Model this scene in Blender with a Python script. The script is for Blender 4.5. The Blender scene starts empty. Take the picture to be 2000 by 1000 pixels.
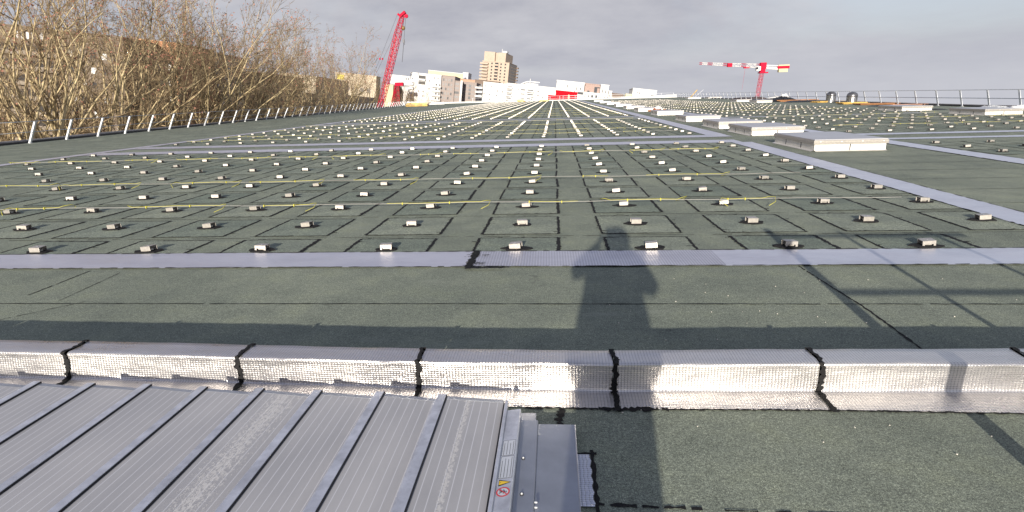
import bpy, math, random
from mathutils import Vector, Matrix
random.seed(7)
sc = bpy.context.scene
COL = sc.collection
R = math.radians

# ------------------------------------------------------------------ camera
F, H = 1100.0, 1.5                      # focal length in photo pixels, eye height above the roof
HX, HY, SL = 1083.0, 185.2, 0.028       # vanishing point of the roof rows, slope of the roof's horizon
_v = Vector((HX-1000, 500-HY, -F)).normalized()
_e = Vector((1, SL, 0)); _x = (_e - _v*_e.dot(_v)).normalized(); _z = _x.cross(_v)
M3 = Matrix((_x, _v, _z))               # camera coordinates -> world
cam_d = bpy.data.cameras.new('camera'); cam = bpy.data.objects.new('camera', cam_d); COL.objects.link(cam)
cam.matrix_world = Matrix.Translation((0, 0, H)) @ M3.to_4x4()
cam_d.sensor_width = 36; cam_d.lens = F/2000*36; cam_d.clip_start = 0.02; cam_d.clip_end = 20000
sc.camera = cam
EYE = Vector((0, 0, H))
def ray(px, py): return M3 @ Vector((px-1000, 500-py, -F))
def pl(px, py, z=0.0):
    r = ray(px, py); return EYE + r*((z-H)/r.z)
def atY(px, py, Y):
    r = ray(px, py); return EYE + r*(Y/r.y)
def atX(px, py, X):
    r = ray(px, py); return EYE + r*(X/r.x)
def proj(p):
    c = M3.transposed() @ (Vector(p)-EYE); return (1000+F*c.x/-c.z, 500-F*c.y/-c.z)

def interp(tab, x):
    for (a, va), (b, vb) in zip(tab, tab[1:]):
        if x <= b: return va+(vb-va)*(x-a)/(b-a)
    return tab[-1][1]

# ------------------------------------------------------------------ light
SUN_EL, SUN_AZ = 13.7, 5.5              # degrees; the sun is behind the camera, shadows fall away and slightly right
sd = Vector((math.sin(R(SUN_AZ))*math.cos(R(SUN_EL)), math.cos(R(SUN_AZ))*math.cos(R(SUN_EL)), -math.sin(R(SUN_EL))))
sl = bpy.data.lights.new('sun', 'SUN'); sl.energy = 4.3; sl.angle = R(0.6); sl.color = (1.0, 0.93, 0.82)
so = bpy.data.objects.new('sun', sl); COL.objects.link(so); so.rotation_euler = sd.to_track_quat('-Z', 'Y').to_euler()
w = bpy.data.worlds.new('World'); sc.world = w; w.use_nodes = True
nt = w.node_tree; N = nt.nodes; L = nt.links; N.clear()
def wn(t, **k):
    n = N.new(t)
    for a, b in k.items(): setattr(n, a, b)
    return n
def wm(op, a, b=None, clamp=False):
    n = N.new('ShaderNodeMath'); n.operation = op; n.use_clamp = clamp
    for i, q in enumerate((a, b)):
        if q is None: continue
        if isinstance(q, (int, float)): n.inputs[i].default_value = q
        else: L.new(q, n.inputs[i])
    return n.outputs[0]
sky = wn('ShaderNodeTexSky', sky_type='NISHITA', sun_disc=False)
sky.sun_elevation = R(SUN_EL); sky.sun_rotation = R(180+SUN_AZ); sky.air_density = 1.0; sky.dust_density = 1.5
tc = wn('ShaderNodeTexCoord'); sx = wn('ShaderNodeSeparateXYZ'); L.new(tc.outputs['Generated'], sx.inputs[0])
zz = wm('ADD', wm('MAXIMUM', sx.outputs[2], 0.0), 0.20)
cb = wn('ShaderNodeCombineXYZ'); L.new(wm('DIVIDE', sx.outputs[0], zz), cb.inputs[0]); L.new(wm('DIVIDE', sx.outputs[1], zz), cb.inputs[1])
no = wn('ShaderNodeTexNoise'); no.inputs['Scale'].default_value = 0.55; no.inputs['Detail'].default_value = 9; no.inputs['Roughness'].default_value = 0.55; no.inputs['Distortion'].default_value = 0.4
L.new(cb.outputs[0], no.inputs['Vector'])
no2 = wn('ShaderNodeTexNoise'); no2.inputs['Scale'].default_value = 1.1; no2.inputs['Detail'].default_value = 8; no2.inputs['Roughness'].default_value = 0.6
L.new(cb.outputs[0], no2.inputs['Vector'])
# cover: closed cloud on the left and low down, opening to pale blue towards the upper right
open_ = wm('MULTIPLY', wm('SUBTRACT', sx.outputs[0], 0.18, True), 2.2, True)
up = wm('MULTIPLY', wm('SUBTRACT', sx.outputs[2], 0.06, True), 8.0, True)
gap = wm('MULTIPLY', open_, up)
cov = wm('SUBTRACT', wm('ADD', wm('MULTIPLY', wm('SUBTRACT', no.outputs[0], 0.5), 3.2), 1.1), wm('MULTIPLY', gap, 1.7), True)
cr = wn('ShaderNodeValToRGB')
cr.color_ramp.elements[0].position = 0.34; cr.color_ramp.elements[0].color = (0.345, 0.35, 0.41, 1)
cr.color_ramp.elements[1].position = 0.66; cr.color_ramp.elements[1].color = (0.58, 0.575, 0.605, 1)
L.new(no2.outputs[0], cr.inputs[0])
lo = wm('SUBTRACT', 1.0, wm('MULTIPLY', wm('MAXIMUM', sx.outputs[2], 0.0), 4.0, True))
rt = wm('MULTIPLY', wm('ADD', sx.outputs[0], 0.2, True), 1.2, True)
mxl = wn('ShaderNodeMix', data_type='RGBA'); L.new(wm('MULTIPLY', wm('ADD', wm('MULTIPLY', lo, 0.6), wm('MULTIPLY', rt, 0.45)), 0.8, True), mxl.inputs[0])
L.new(cr.outputs[0], mxl.inputs[6]); mxl.inputs[7].default_value = (0.52, 0.53, 0.585, 1)
sca = wn('ShaderNodeVectorMath', operation='SCALE'); L.new(mxl.outputs[2], sca.inputs[0]); hi = wm('SUBTRACT', 1.0, wm('MULTIPLY', wm('SUBTRACT', sx.outputs[2], 0.28, True), 1.0, True))   # the cloud deck overhead is darker
L.new(wm('MULTIPLY', hi, 5.8), sca.inputs['Scale'])
tint = wn('ShaderNodeMix', data_type='RGBA'); tint.blend_type = 'MULTIPLY'; L.new(wm('MULTIPLY', wm('SUBTRACT', sx.outputs[2], 0.2, True), 3.0, True), tint.inputs[0]); L.new(mxl.outputs[2], tint.inputs[6]); tint.inputs[7].default_value = (0.80, 0.92, 1.28, 1); L.new(tint.outputs[2], sca.inputs[0])
blu = wn('ShaderNodeMix', data_type='RGBA'); blu.inputs[0].default_value = 0.75
L.new(sky.outputs[0], blu.inputs[6]); blu.inputs[7].default_value = (2.75, 2.9, 3.5, 1)
mx = wn('ShaderNodeMix', data_type='RGBA'); L.new(cov, mx.inputs[0]); L.new(blu.outputs[2], mx.inputs[6]); L.new(sca.outputs[0], mx.inputs[7])
bg = wn('ShaderNodeBackground'); bg.inputs[1].default_value = 0.1; L.new(mx.outputs[2], bg.inputs[0])
wo = wn('ShaderNodeOutputWorld'); L.new(bg.outputs[0], wo.inputs[0])
sc.view_settings.view_transform = 'Standard'; sc.view_settings.look = 'None'; sc.view_settings.gamma = 1
sc.view_settings.exposure = 0.9

# ------------------------------------------------------------------ materials
class Mat:
    def __init__(s, name, base=(0.5,)*3, rough=0.8, metal=0.0, spec=0.5):
        s.m = bpy.data.materials.new(name); s.m.use_nodes = True
        s.t = s.m.node_tree; s.b = s.t.nodes['Principled BSDF']
        s.b.inputs['Base Color'].default_value = (*base, 1); s.b.inputs['Roughness'].default_value = rough
        s.b.inputs['Metallic'].default_value = metal; s.b.inputs['Specular IOR Level'].default_value = spec
        s.tc = s.t.nodes.new('ShaderNodeTexCoord')
    def link(s, a, b): s.t.links.new(a, b)
    def coord(s, kind='Object', scale=(1, 1, 1)):
        mp = s.t.nodes.new('ShaderNodeMapping'); mp.inputs['Scale'].default_value = scale
        s.link(s.tc.outputs[kind], mp.inputs[0]); return mp.outputs[0]
    def noise(s, scale, detail=4, rough=0.6, vec=None, kind='Object', aniso=(1, 1, 1)):
        n = s.t.nodes.new('ShaderNodeTexNoise'); n.inputs['Scale'].default_value = scale
        n.inputs['Detail'].default_value = detail; n.inputs['Roughness'].default_value = rough
        s.link(vec or s.coord(kind, aniso), n.inputs['Vector']); return n.outputs[0]
    def math(s, op, a, b=None, clamp=False):
        n = s.t.nodes.new('ShaderNodeMath'); n.operation = op; n.use_clamp = clamp
        for i, q in enumerate((a, b)):
            if q is None: continue
            if isinstance(q, (int, float)): n.inputs[i].default_value = q
            else: s.link(q, n.inputs[i])
        return n.outputs[0]
    def ramp(s, fac, stops):
        n = s.t.nodes.new('ShaderNodeValToRGB'); s.link(fac, n.inputs[0]); e = n.color_ramp.elements
        while len(e) < len(stops): e.new(0.5)
        for q, (p, c) in zip(e, stops):
            q.position = p; q.color = (*c, 1) if len(c) == 3 else c
        return n.outputs[0]
    def mix(s, fac, a, b, mode='MIX'):
        n = s.t.nodes.new('ShaderNodeMix'); n.data_type = 'RGBA'; n.blend_type = mode
        for i, q in ((0, fac), (6, a), (7, b)):
            if isinstance(q, tuple): n.inputs[i].default_value = (*q, 1)
            elif isinstance(q, (int, float)): n.inputs[i].default_value = q
            else: s.link(q, n.inputs[i])
        return n.outputs[2]
    def color(s, c): s.link(c, s.b.inputs['Base Color'])
    def rough(s, c): s.link(c, s.b.inputs['Roughness'])
    def bump(s, h, strength=0.5, dist=0.01):
        n = s.t.nodes.new('ShaderNodeBump'); n.inputs['Strength'].default_value = strength; n.inputs['Distance'].default_value = dist
        s.link(h, n.inputs['Height']); s.link(n.outputs[0], s.b.inputs['Normal'])
    def rnd(s):
        n = s.t.nodes.new('ShaderNodeObjectInfo'); return n.outputs['Random']

def simple(name, base, rough=0.8, metal=0.0, var=0.12, scale=3.0, spec=0.4):
    m = Mat(name, base, rough, metal, spec)
    n = m.noise(scale, 5)
    m.color(m.mix(1.0, tuple(base), m.ramp(n, [(0.3, (1-var,)*3), (0.7, (1+var,)*3)]), 'MULTIPLY'))
    return m.m

def bitumen(name, base, rnd=False, worn=True):
    m = Mat(name, base, 0.92, 0, 0.25)
    fine = m.noise(230, 2, 0.7); mid = m.noise(26, 5, 0.65); big = m.noise(0.55, 5, 0.6); pat = m.noise(2.7, 6, 0.65)
    c = m.mix(1.0, tuple(base), m.ramp(big, [(0.3, (0.78, 0.79, 0.79)), (0.7, (1.2, 1.17, 1.12))]), 'MULTIPLY')
    c = m.mix(1.0, c, m.ramp(pat, [(0.3, (0.82, 0.83, 0.84)), (0.5, (1, 1, 1)), (0.72, (1.14, 1.13, 1.05))]), 'MULTIPLY')
    c = m.mix(1.0, c, m.ramp(mid, [(0.3, (0.8, 0.8, 0.8)), (0.65, (1.12, 1.12, 1.12))]), 'MULTIPLY')
    c = m.mix(1.0, c, m.ramp(fine, [(0.32, (0.45, 0.45, 0.45)), (0.5, (0.95, 0.95, 0.95)), (0.7, (1.9, 1.9, 1.85))]), 'MULTIPLY')
    sp2 = m.noise(85, 2, 0.8); c = m.mix(1.0, c, m.ramp(sp2, [(0.3, (0.62, 0.62, 0.62)), (0.5, (0.98, 0.98, 0.98)), (0.68, (1.55, 1.55, 1.5))]), 'MULTIPLY')
    if worn:                                                       # scuffed pale and dark patches
        wv = m.noise(1.3, 8, 0.7, aniso=(0.5, 1.6, 1))
        c = m.mix(m.ramp(wv, [(0.59, (0, 0, 0)), (0.70, (0.6, 0.6, 0.6))]), c, (base[0]*1.35, base[1]*1.3, base[2]*1.3))
        dk = m.noise(1.9, 8, 0.75)
        c = m.mix(m.ramp(dk, [(0.30, (0.6, 0.6, 0.6)), (0.37, (0, 0, 0))]), c, (0.045, 0.048, 0.045))
    if rnd:
        c = m.mix(1.0, c, m.ramp(m.rnd(), [(0, (0.78, 0.82, 0.82)), (0.5, (1, 1, 1)), (1, (1.13, 1.1, 1.08))]), 'MULTIPLY')
    m.color(c)
    m.bump(m.math('ADD', m.math('MULTIPLY', fine, 0.5), m.math('MULTIPLY', mid, 0.8)), 0.55, 0.006)
    return m.m
GREEN = (0.206, 0.230, 0.188)
M_roof = bitumen('bitumen_felt', GREEN)
M_patch = bitumen('felt_patch', (0.210, 0.238, 0.200), rnd=True, worn=False)

def tar_mat():
    m = Mat('black_tar', (0.012, 0.012, 0.013), 0.8, 0, 0.2); n = m.noise(60, 4); m.bump(n, 0.6, 0.006)
    m.color(m.ramp(n, [(0.35, (0.008, 0.008, 0.009)), (0.75, (0.022, 0.021, 0.02))])); return m.m
M_tar = tar_mat()

def foil(name, strength, grid=True, metal=0.85, rough=(0.28, 0.5), base=(0.78, 0.76, 0.74), cell=(0.016, 0.0125)):
    m = Mat(name, base, 0.35, metal)
    sp = m.t.nodes.new('ShaderNodeSeparateXYZ'); m.link(m.tc.outputs['UV'], sp.inputs[0])
    au = m.math('ABSOLUTE', m.math('SINE', m.math('MULTIPLY', sp.outputs[0], math.pi/cell[0])))
    av = m.math('ABSOLUTE', m.math('SINE', m.math('MULTIPLY', sp.outputs[1], math.pi/cell[1])))
    cells = m.math('POWER', m.math('MULTIPLY', au, av) if grid else au, 0.5)
    big = m.noise(1.7, 5, 0.6, aniso=(1, 2, 2)); wr = m.noise(9, 6, 0.7, aniso=(0.6, 2, 2)); fine = m.noise(70, 3)
    h = m.math('ADD', m.math('ADD', m.math('MULTIPLY', cells, 0.22 if grid else 0.1), m.math('MULTIPLY', wr, 0.9)), m.math('MULTIPLY', big, 2.4))
    m.bump(h, strength, 0.01)
    m.rough(m.ramp(m.math('ADD', m.math('MULTIPLY', big, 0.6), m.math('MULTIPLY', wr, 0.4)), [(0.35, (rough[0],)*3), (0.65, (rough[1],)*3)]))
    c = m.mix(m.ramp(cells, [(0.0, (1, 1, 1)), (0.5, (0, 0, 0))]), tuple(base), tuple(q*(0.3 if grid else 0.8) for q in base))
    c = m.mix(m.ramp(fine, [(0.66, (0, 0, 0)), (0.74, (0.5, 0.5, 0.5))]), c, (0.35, 0.33, 0.31))
    c = m.mix(m.ramp(wr, [(0.66, (0, 0, 0)), (0.8, (0.4, 0.4, 0.4))]), c, (0.42, 0.36, 0.27))
    sm = m.noise(0.9, 7, 0.7, aniso=(1, 2.5, 1)); c = m.mix(1.0, c, m.ramp(sm, [(0.3, (0.84, 0.84, 0.86)), (0.5, (1, 1, 1)), (0.7, (1.1, 1.1, 1.08))]), 'MULTIPLY')
    smd = m.noise(3.3, 5, 0.6, aniso=(1, 2.2, 1)); c = m.mix(m.ramp(smd, [(0.68, (0, 0, 0)), (0.76, (0.45, 0.45, 0.45))]), c, (0.46, 0.38, 0.33))
    m.color(c); return m.m
M_foil = foil('embossed_foil', 0.6, metal=0.84, rough=(0.2, 0.46), base=(0.72, 0.69, 0.67))
M_strip = foil('strip_foil', 0.32, grid=False, metal=0.75, rough=(0.33, 0.5), base=(0.70, 0.69, 0.735), cell=(0.02, 1))
M_strip_far = simple('strip_foil_far', (0.42, 0.42, 0.47), 0.45, 0.6, 0.12, 2.0)

M_alu = simple('bracket_aluminium', (0.42, 0.39, 0.35), 0.42, 0.5, 0.15, 30)
M_alu_frame = simple('weathered_aluminium', (0.70, 0.70, 0.71), 0.42, 0.75, 0.22, 14)
M_alu_dark = simple('dull_aluminium_sheet', (0.40, 0.415, 0.44), 0.42, 0.8, 0.12, 6)
M_post = simple('galvanised_post', (0.70, 0.71, 0.73), 0.5, 0.3, 0.1, 5)
M_wire = simple('steel_rail', (0.45, 0.46, 0.48), 0.5, 0.5, 0.1, 5)
M_rubber = simple('black_rubber', (0.010, 0.010, 0.012), 0.5, 0, 0.2, 20)
M_cond = simple('grey_conduit', (0.30, 0.29, 0.27), 0.5, 0.0, 0.1, 4)
M_yel = simple('yellow_cable', (0.46, 0.42, 0.05), 0.5, 0, 0.2, 9)
M_yel_bolt = simple('steel_bolt', (0.62, 0.62, 0.62), 0.4, 0.3, 0.05, 9)

# ------------------------------------------------------------------ mesh helper
class MB:
    def __init__(s): s.v = []; s.f = []; s.mi = []; s.uv = []; s.has_uv = False
    def face(s, pts, mi=0, uv=None):
        n = len(s.v); s.v += [tuple(p) for p in pts]; s.f.append(tuple(range(n, n+len(pts)))); s.mi.append(mi)
        s.uv.append(uv or [(0, 0)]*len(pts)); s.has_uv |= uv is not None
    def box(s, x0, x1, y0, y1, z0, z1, mi=0, T=None, skip=''):
        P = [Vector(p) for p in ((x0,y0,z0),(x1,y0,z0),(x1,y1,z0),(x0,y1,z0),(x0,y0,z1),(x1,y0,z1),(x1,y1,z1),(x0,y1,z1))]
        if T is not None: P = [T @ p for p in P]
        n = len(s.v); s.v += [tuple(p) for p in P]
        for k, q in (('b',(3,2,1,0)),('t',(4,5,6,7)),('f',(0,1,5,4)),('k',(2,3,7,6)),('l',(3,0,4,7)),('r',(1,2,6,5))):
            if k in skip: continue
            s.f.append(tuple(n+i for i in q)); s.mi.append(mi); s.uv.append([(0, 0)]*4)
    def tube(s, pts, rad, sides=6, mi=0, cap=True):
        pts = [Vector(p) for p in pts]; n0 = len(s.v); k = len(pts)
        rr = rad if isinstance(rad, (list, tuple)) else [rad]*k
        for i, p in enumerate(pts):
            d = (pts[min(i+1, k-1)]-pts[max(i-1, 0)])
            if d.length < 1e-9: d = Vector((0, 0, 1))
            d.normalize(); a = Vector((0, 0, 1)) if abs(d.z) < 0.9 else Vector((1, 0, 0))
            u = d.cross(a).normalized(); w_ = d.cross(u)
            for j in range(sides):
                an = 2*math.pi*j/sides; q = p + (u*math.cos(an)+w_*math.sin(an))*rr[i]; s.v.append((q.x, q.y, q.z))
        for i in range(k-1):
            for j in range(sides):
                a = n0+i*sides+j; b = n0+i*sides+(j+1) % sides
                s.f.append((a, b, b+sides, a+sides)); s.mi.append(mi); s.uv.append([(0, 0)]*4)
        if cap:
            s.f.append(tuple(n0+j for j in range(sides))[::-1]); s.mi.append(mi); s.uv.append([(0, 0)]*sides)
            s.f.append(tuple(n0+(k-1)*sides+j for j in range(sides))); s.mi.append(mi); s.uv.append([(0, 0)]*sides)
    def bar(s, a, b, wd, mi=0): s.tube([a, b], wd/2*1.25, 4, mi)
    def lathe(s, prof, sides=20, c=(0, 0, 0), mi=0, sx=1, sy=1):
        n0 = len(s.v)
        for r, z in prof:
            for j in range(sides):
                an = 2*math.pi*j/sides; s.v.append((c[0]+math.cos(an)*r*sx, c[1]+math.sin(an)*r*sy, c[2]+z))
        for i in range(len(prof)-1):
            for j in range(sides):
                a = n0+i*sides+j; b = n0+i*sides+(j+1) % sides
                s.f.append((a, b, b+sides, a+sides)); s.mi.append(mi); s.uv.append([(0, 0)]*4)
    def build(s, name, mats, parent=None, smooth=False, bevel=0):
        me = bpy.data.meshes.new(name); me.from_pydata(s.v, [], s.f)
        if not isinstance(mats, (list, tuple)): mats = [mats]
        for m in mats: me.materials.append(m)
        if len(mats) > 1: me.polygons.foreach_set('material_index', s.mi)
        if s.has_uv:
            u = me.uv_layers.new(name='UVMap'); flat = [c for f in s.uv for q in f for c in q]; u.data.foreach_set('uv', flat)
        if smooth: me.polygons.foreach_set('use_smooth', [True]*len(me.polygons))
        me.update()
        o = bpy.data.objects.new(name, me); COL.objects.link(o)
        if parent: o.parent = parent
        if bevel:
            b = o.modifiers.new('bevel', 'BEVEL'); b.width = bevel; b.segments = 2; b.limit_method = 'ANGLE'
        return o
def tag(o, label=None, cat=None, group=None, kind=None):
    if label: o['label'] = label
    if cat: o['category'] = cat
    if group: o['group'] = group
    if kind: o['kind'] = kind
    return o
def empty(name, loc=(0, 0, 0), rot=None, label=None, cat=None, group=None):
    o = bpy.data.objects.new(name, None); COL.objects.link(o); o.location = loc; o.empty_display_size = 0.2
    if rot is not None: o.rotation_euler = rot
    return tag(o, label, cat, group)
def dup(root, loc, label=None, rz=0.0, group=None, var=None):
    r = root.copy(); COL.objects.link(r); r.location = loc; r.rotation_euler = (root.rotation_euler.x, root.rotation_euler.y, rz)
    if label: r['label'] = label
    if group: r['group'] = group
    for ch in root.children:
        c = ch.copy(); COL.objects.link(c); c.parent = r
        for g in ch.children:
            d = g.copy(); COL.objects.link(d); d.parent = c
    return r

# ragged ribbon of tar along a polyline in the roof plane
def ribbon(mb, a, b, wd, z=0.004, jit=0.5, step=0.04, mi=0, breaks=0.0, seed=None):
    rn = random.Random(seed if seed is not None else random.random())
    a = Vector(a[:2]); b = Vector(b[:2]); Ln = (b-a).length; n = max(2, int(Ln/step)); d = (b-a)/Ln; p = Vector((-d.y, d.x))
    wl = wr = wd/2; off = 0; prev = None
    for i in range(n+1):
        q = a + d*Ln*i/n
        off = off*0.7 + rn.uniform(-1, 1)*wd*0.12*jit
        l = max(0.15*wd, wd/2*(1+rn.uniform(-1, 1.3)*jit)); r_ = max(0.15*wd, wd/2*(1+rn.uniform(-1, 1.3)*jit))
        cur = (q+p*(off+l), q+p*(off-r_))
        if prev and rn.random() >= breaks:
            mb.face([(prev[1].x, prev[1].y, z), (cur[1].x, cur[1].y, z), (cur[0].x, cur[0].y, z), (prev[0].x, prev[0].y, z)], mi)
        prev = cur

# ------------------------------------------------------------------ the frame of gravity: the big roof falls to the left, buildings stand plumb
UPG = Vector((0.128, 0.035, 1)).normalized()
XG = (Vector((1, 0, 0))-UPG*UPG.x).normalized(); YG = UPG.cross(XG)
GR = Matrix((XG, YG, UPG)).transposed()
GE = GR.to_euler()
def g_rot(yaw): return (GR @ Matrix.Rotation(R(yaw), 3, 'Z')).to_euler()

# ------------------------------------------------------------------ SETTING: far ground and the roof
def ground_mat():
    m = Mat('far_ground', (0.1, 0.09, 0.06), 0.95)
    n = m.noise(0.02, 8, 0.7); n2 = m.noise(0.9, 6, 0.7)
    c = m.ramp(n, [(0.35, (0.06, 0.055, 0.035)), (0.5, (0.09, 0.08, 0.05)), (0.65, (0.13, 0.12, 0.10))])
    m.color(m.mix(1.0, c, m.ramp(n2, [(0.3, (0.5, 0.5, 0.5)), (0.7, (1.4, 1.4, 1.4))]), 'MULTIPLY')); return m.m
g = MB(); S = 9000
g.face([(-S, -S, 0), (S, -S, 0), (S, S, 0), (-S, S, 0)])
go = g.build('ground', ground_mat()); go.location = Vector((0, 0, 0)) - UPG*13.0; go.rotation_euler = GE
tag(go, kind='structure')

# left and right roof edges, far edge
LE0, LE1 = Vector((-23.2, 14.0)), Vector((-35.6, 141.0))
RE0, RE1 = Vector((26.6, 18.0)), Vector((31.0, 150.0))
def edge_at(e0, e1, Y): return e0 + (e1-e0)*((Y-e0.y)/(e1.y-e0.y))
FARY = 158.0
rb = MB()
Yn = -9.0
lp = lambda Y: edge_at(LE0, LE1, Y).x - 0.5
rp = lambda Y: edge_at(RE0, RE1, Y).x + 0.5
ys = [Yn] + [Yn+(FARY-Yn)*i/12 for i in range(1, 13)]
top = [(lp(y), y) for y in ys]; topr = [(rp(y), y) for y in ys]
for i in range(12):
    rb.face([(top[i][0], top[i][1], 0), (topr[i][0], topr[i][1], 0), (topr[i+1][0], topr[i+1][1], 0), (top[i+1][0], top[i+1][1], 0)])
    for P, sgn in ((top, -1), (topr, 1)):
        q = [(P[i][0], P[i][1], 0), (P[i+1][0], P[i+1][1], 0), (P[i+1][0], P[i+1][1], -14), (P[i][0], P[i][1], -14)]
        rb.face(q if sgn < 0 else q[::-1], 2)
rb.face([(topr[-1][0], FARY, 0), (top[-1][0], FARY, 0), (top[-1][0], FARY, -14), (topr[-1][0], FARY, -14)], 2)
rb.face([(top[0][0], Yn, 0), (topr[0][0], Yn, 0), (topr[0][0], Yn, -14), (top[0][0], Yn, -14)], 2)
# roll seams across the roof (1.14 m rolls) and a few lengthwise laps
RP = 1.15; ROWY = [5.51, 6.61, 7.74, 8.84, 9.97, 11.16, 12.36, 13.54, 14.76, 15.98, 17.12]
RY = lambda j: ROWY[j] if j <= 10 else 17.12+RP*(j-10)
def cross_seam(x0, x1, y, wd, seed, br=0.0, step=0.12):
    ribbon(rb, (x0, y+random.Random(seed).uniform(-0.01, 0.01)), (x1, y+random.Random(seed+1).uniform(-0.01, 0.01)), wd, 0.003, 0.7, step, 1, br, seed)
cross_seam(-8, 8, 3.95, 0.010, 11, 0.02, 0.05)
ribbon(rb, (0.12, 1.815), (0.62, 1.80), 0.013, 0.003, .7, 0.02, 1, 0.2, 13); ribbon(rb, (.62, 1.80), (3.5, 1.79), 0.006, 0.003, .8, 0.03, 1, 0.2, 14)
ribbon(rb, pl(1096, 800), pl(1090, 842), 0.022, 0.0032, 1.0, 0.012, 1, 0.05, 15); ribbon(rb, pl(1090, 842), pl(1080, 960), 0.008, 0.0032, 1.0, 0.012, 1, 0.1, 16)
for k in range(0, 34):
    y = RY(k)+RP*0.5-0.02
    if y > 17.5 and y < 20.5: continue
    cross_seam(-15.3, 5.0, y, 0.010, 100+k*3, 0.25, 0.10)
for k in range(-3, 40):
    y = 5.0+1.07*k+0.5
    if 4.8 < y < 5.5: continue
    if k >= 0: cross_seam(5.5, 8.9, y, 0.012+0.0006*max(k, 0), 400+k*3, 0.12, 0.12)
    if k >= 0: cross_seam(9.6, 20.6, y, 0.012+0.0006*max(k, 0), 500+k*3, 0.25, 0.15)
    if k >= 4: ribbon(rb, (edge_at(LE0, LE1, y).x+0.4, y), (-15.8, y), 0.022+0.0008*k, 0.003, 0.6, 0.2, 1, 0.15, 600+k)
for xl in (-17.4, -19.0, -20.4, -21.6, -22.6):
    ribbon(rb, (xl, 10), (xl-1.2, 60), 0.03, 0.0035, 0.8, 0.3, 1, 0.35, int(-xl*10))
for (a, b, wd) in (((1560, 520), (1690, 602), 0.012), ((1690, 602), (1800, 682), 0.014), ((180, 528), (55, 577), 0.012), ((235, 533), (115, 588), 0.006), ((165, 590), (0, 625), 0.006)):
    ribbon(rb, pl(*a), pl(*b), wd, 0.0035, 0.7, 0.03, 1, 0.05, int(a[0]))
roof = rb.build('roof_deck', [M_roof, M_tar, simple('cladding', (0.35, 0.35, 0.37), 0.6, 0.2)])
tag(roof, kind='structure')

# ------------------------------------------------------------------ foil strips
def strip(name, label, quad, mat=None, z=0.0105, edge=True, seed=1, nx=60, group='silver flashing strips laid on the roof'):
    root = empty(name, (quad[0][0], quad[0][1], 0), label=label, cat='roof flashing', group=group)
    q = [Vector((p[0], p[1]))-Vector(quad[0][:2]) for p in quad]       # a-b one long edge, d-c the other
    mb = MB(); rn = random.Random(seed); L1 = (q[1]-q[0]).length; W1 = (q[3]-q[0]).length
    for i in range(nx):
        t0, t1 = i/nx, (i+1)/nx
        for j in range(3):
            s0, s1 = j/3, (j+1)/3
            P = lambda t, s_: (q[0]*(1-t)+q[1]*t)*(1-s_)+(q[3]*(1-t)+q[2]*t)*s_
            zf = lambda t, s_: z+0.0015*math.sin(t*L1*3.1+seed)*math.sin(s_*5+t*L1*0.7)
            c = [(t0, s0), (t1, s0), (t1, s1), (t0, s1)]
            mb.face([(P(*k).x, P(*k).y, zf(*k)) for k in c], 0, [(k[0]*L1, k[1]*W1) for k in c])
    mb.build('foil_sheet', mat or M_strip, root)
    if edge:
        tb = MB(); ribbon(tb, q[0], q[1], 0.014, 0.0135, 0.9, 0.06, 0, 0.1, seed); tb.build('tar_edge', M_tar, root)
        tb = MB(); ribbon(tb, q[3], q[2], 0.012, 0.0135, 0.9, 0.06, 0, 0.3, seed+1); tb.build('tar_edge', M_tar, root)
    return root
ns = strip('flashing_strip', 'wide near silver foil strip lying across the roof under the head of the shadow', [(-9, 4.885), (9, 4.885), (9, 5.405), (-9, 5.405)], seed=3, nx=150)
rbs = MB()                                                            # the newer, ribbed length right of the lap
x = pl(932, 500).x+9
while x < pl(1400, 500).x+9:
    rbs.face([(x, .012, .0118), (x+.012, .012, .0135), (x+.006, .51, .0135), (x-.006, .51, .0118)]); x += .026
rbs.build('foil_rib', M_strip, ns)
tb = MB()                                                             # torn black tar lap across the strip
a = pl(912, 527); b = pl(932, 492); o0 = Vector((-9, 4.885))
rn = random.Random(5)
for k in range(7):
    p0 = Vector(a[:2]).lerp(Vector(b[:2]), 0.0) + Vector((rn.uniform(-.012, .02), 0)) - o0; p1 = Vector(b[:2]) + Vector((rn.uniform(-.02, .02), 0)) - o0
    ribbon(tb, p0, p1, 0.03, 0.0140+0.0004*k, 1.0, 0.02, 0, 0.15, k)
for k in range(16):
    t = rn.random(); p = Vector(a[:2]).lerp(Vector(b[:2]), t)-o0; ribbon(tb, p, p+Vector((rn.uniform(-.09, .16), rn.uniform(-.02, .02))), 0.012, 0.0170+0.0002*k, 1, 0.015, 0, 0.2, k+60)
for k in range(10):
    p = Vector(a[:2])-o0+Vector((rn.uniform(-.02, .5), rn.uniform(-.02, .01))); ribbon(tb, p, p+Vector((rn.uniform(.05, .2), rn.uniform(-.005, .005))), 0.014, 0.0203+0.0002*k, 1, 0.015, 0, 0.2, k+90)
tb.build('tar_lap', M_tar, ns)
FIELD_X0, FIELD_X1 = -15.25, 5.05
Y1a, Y1b, Y2a, Y2b = 17.38, 18.35, 19.57, 20.5
strip('flashing_strip', 'nearer of the twin silver strips crossing the left bracket field', [(-15.3, Y1a), (5.55, Y1a), (5.55, Y1b), (-15.3, Y1b)], M_strip, seed=5)
strip('flashing_strip', 'farther of the twin silver strips crossing the left bracket field', [(-15.3, Y2a), (5.9, Y2a), (5.9, Y2b), (-15.3, Y2b)], M_strip, seed=6)
strip('flashing_strip', 'silver strip running into the distance between near bracket field and walkway', [(5.02, 5.41), (5.2, Y1a), (5.8, Y1a), (5.5, 5.41)], M_strip, seed=7, nx=80)
strip('flashing_strip', 'long silver strip beside the row of boxes, beyond the twin crossing strips', [(5.25, Y2b), (5.9, 150), (6.6, 150), (5.95, Y2b)], M_strip, seed=8, nx=120)
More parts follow.
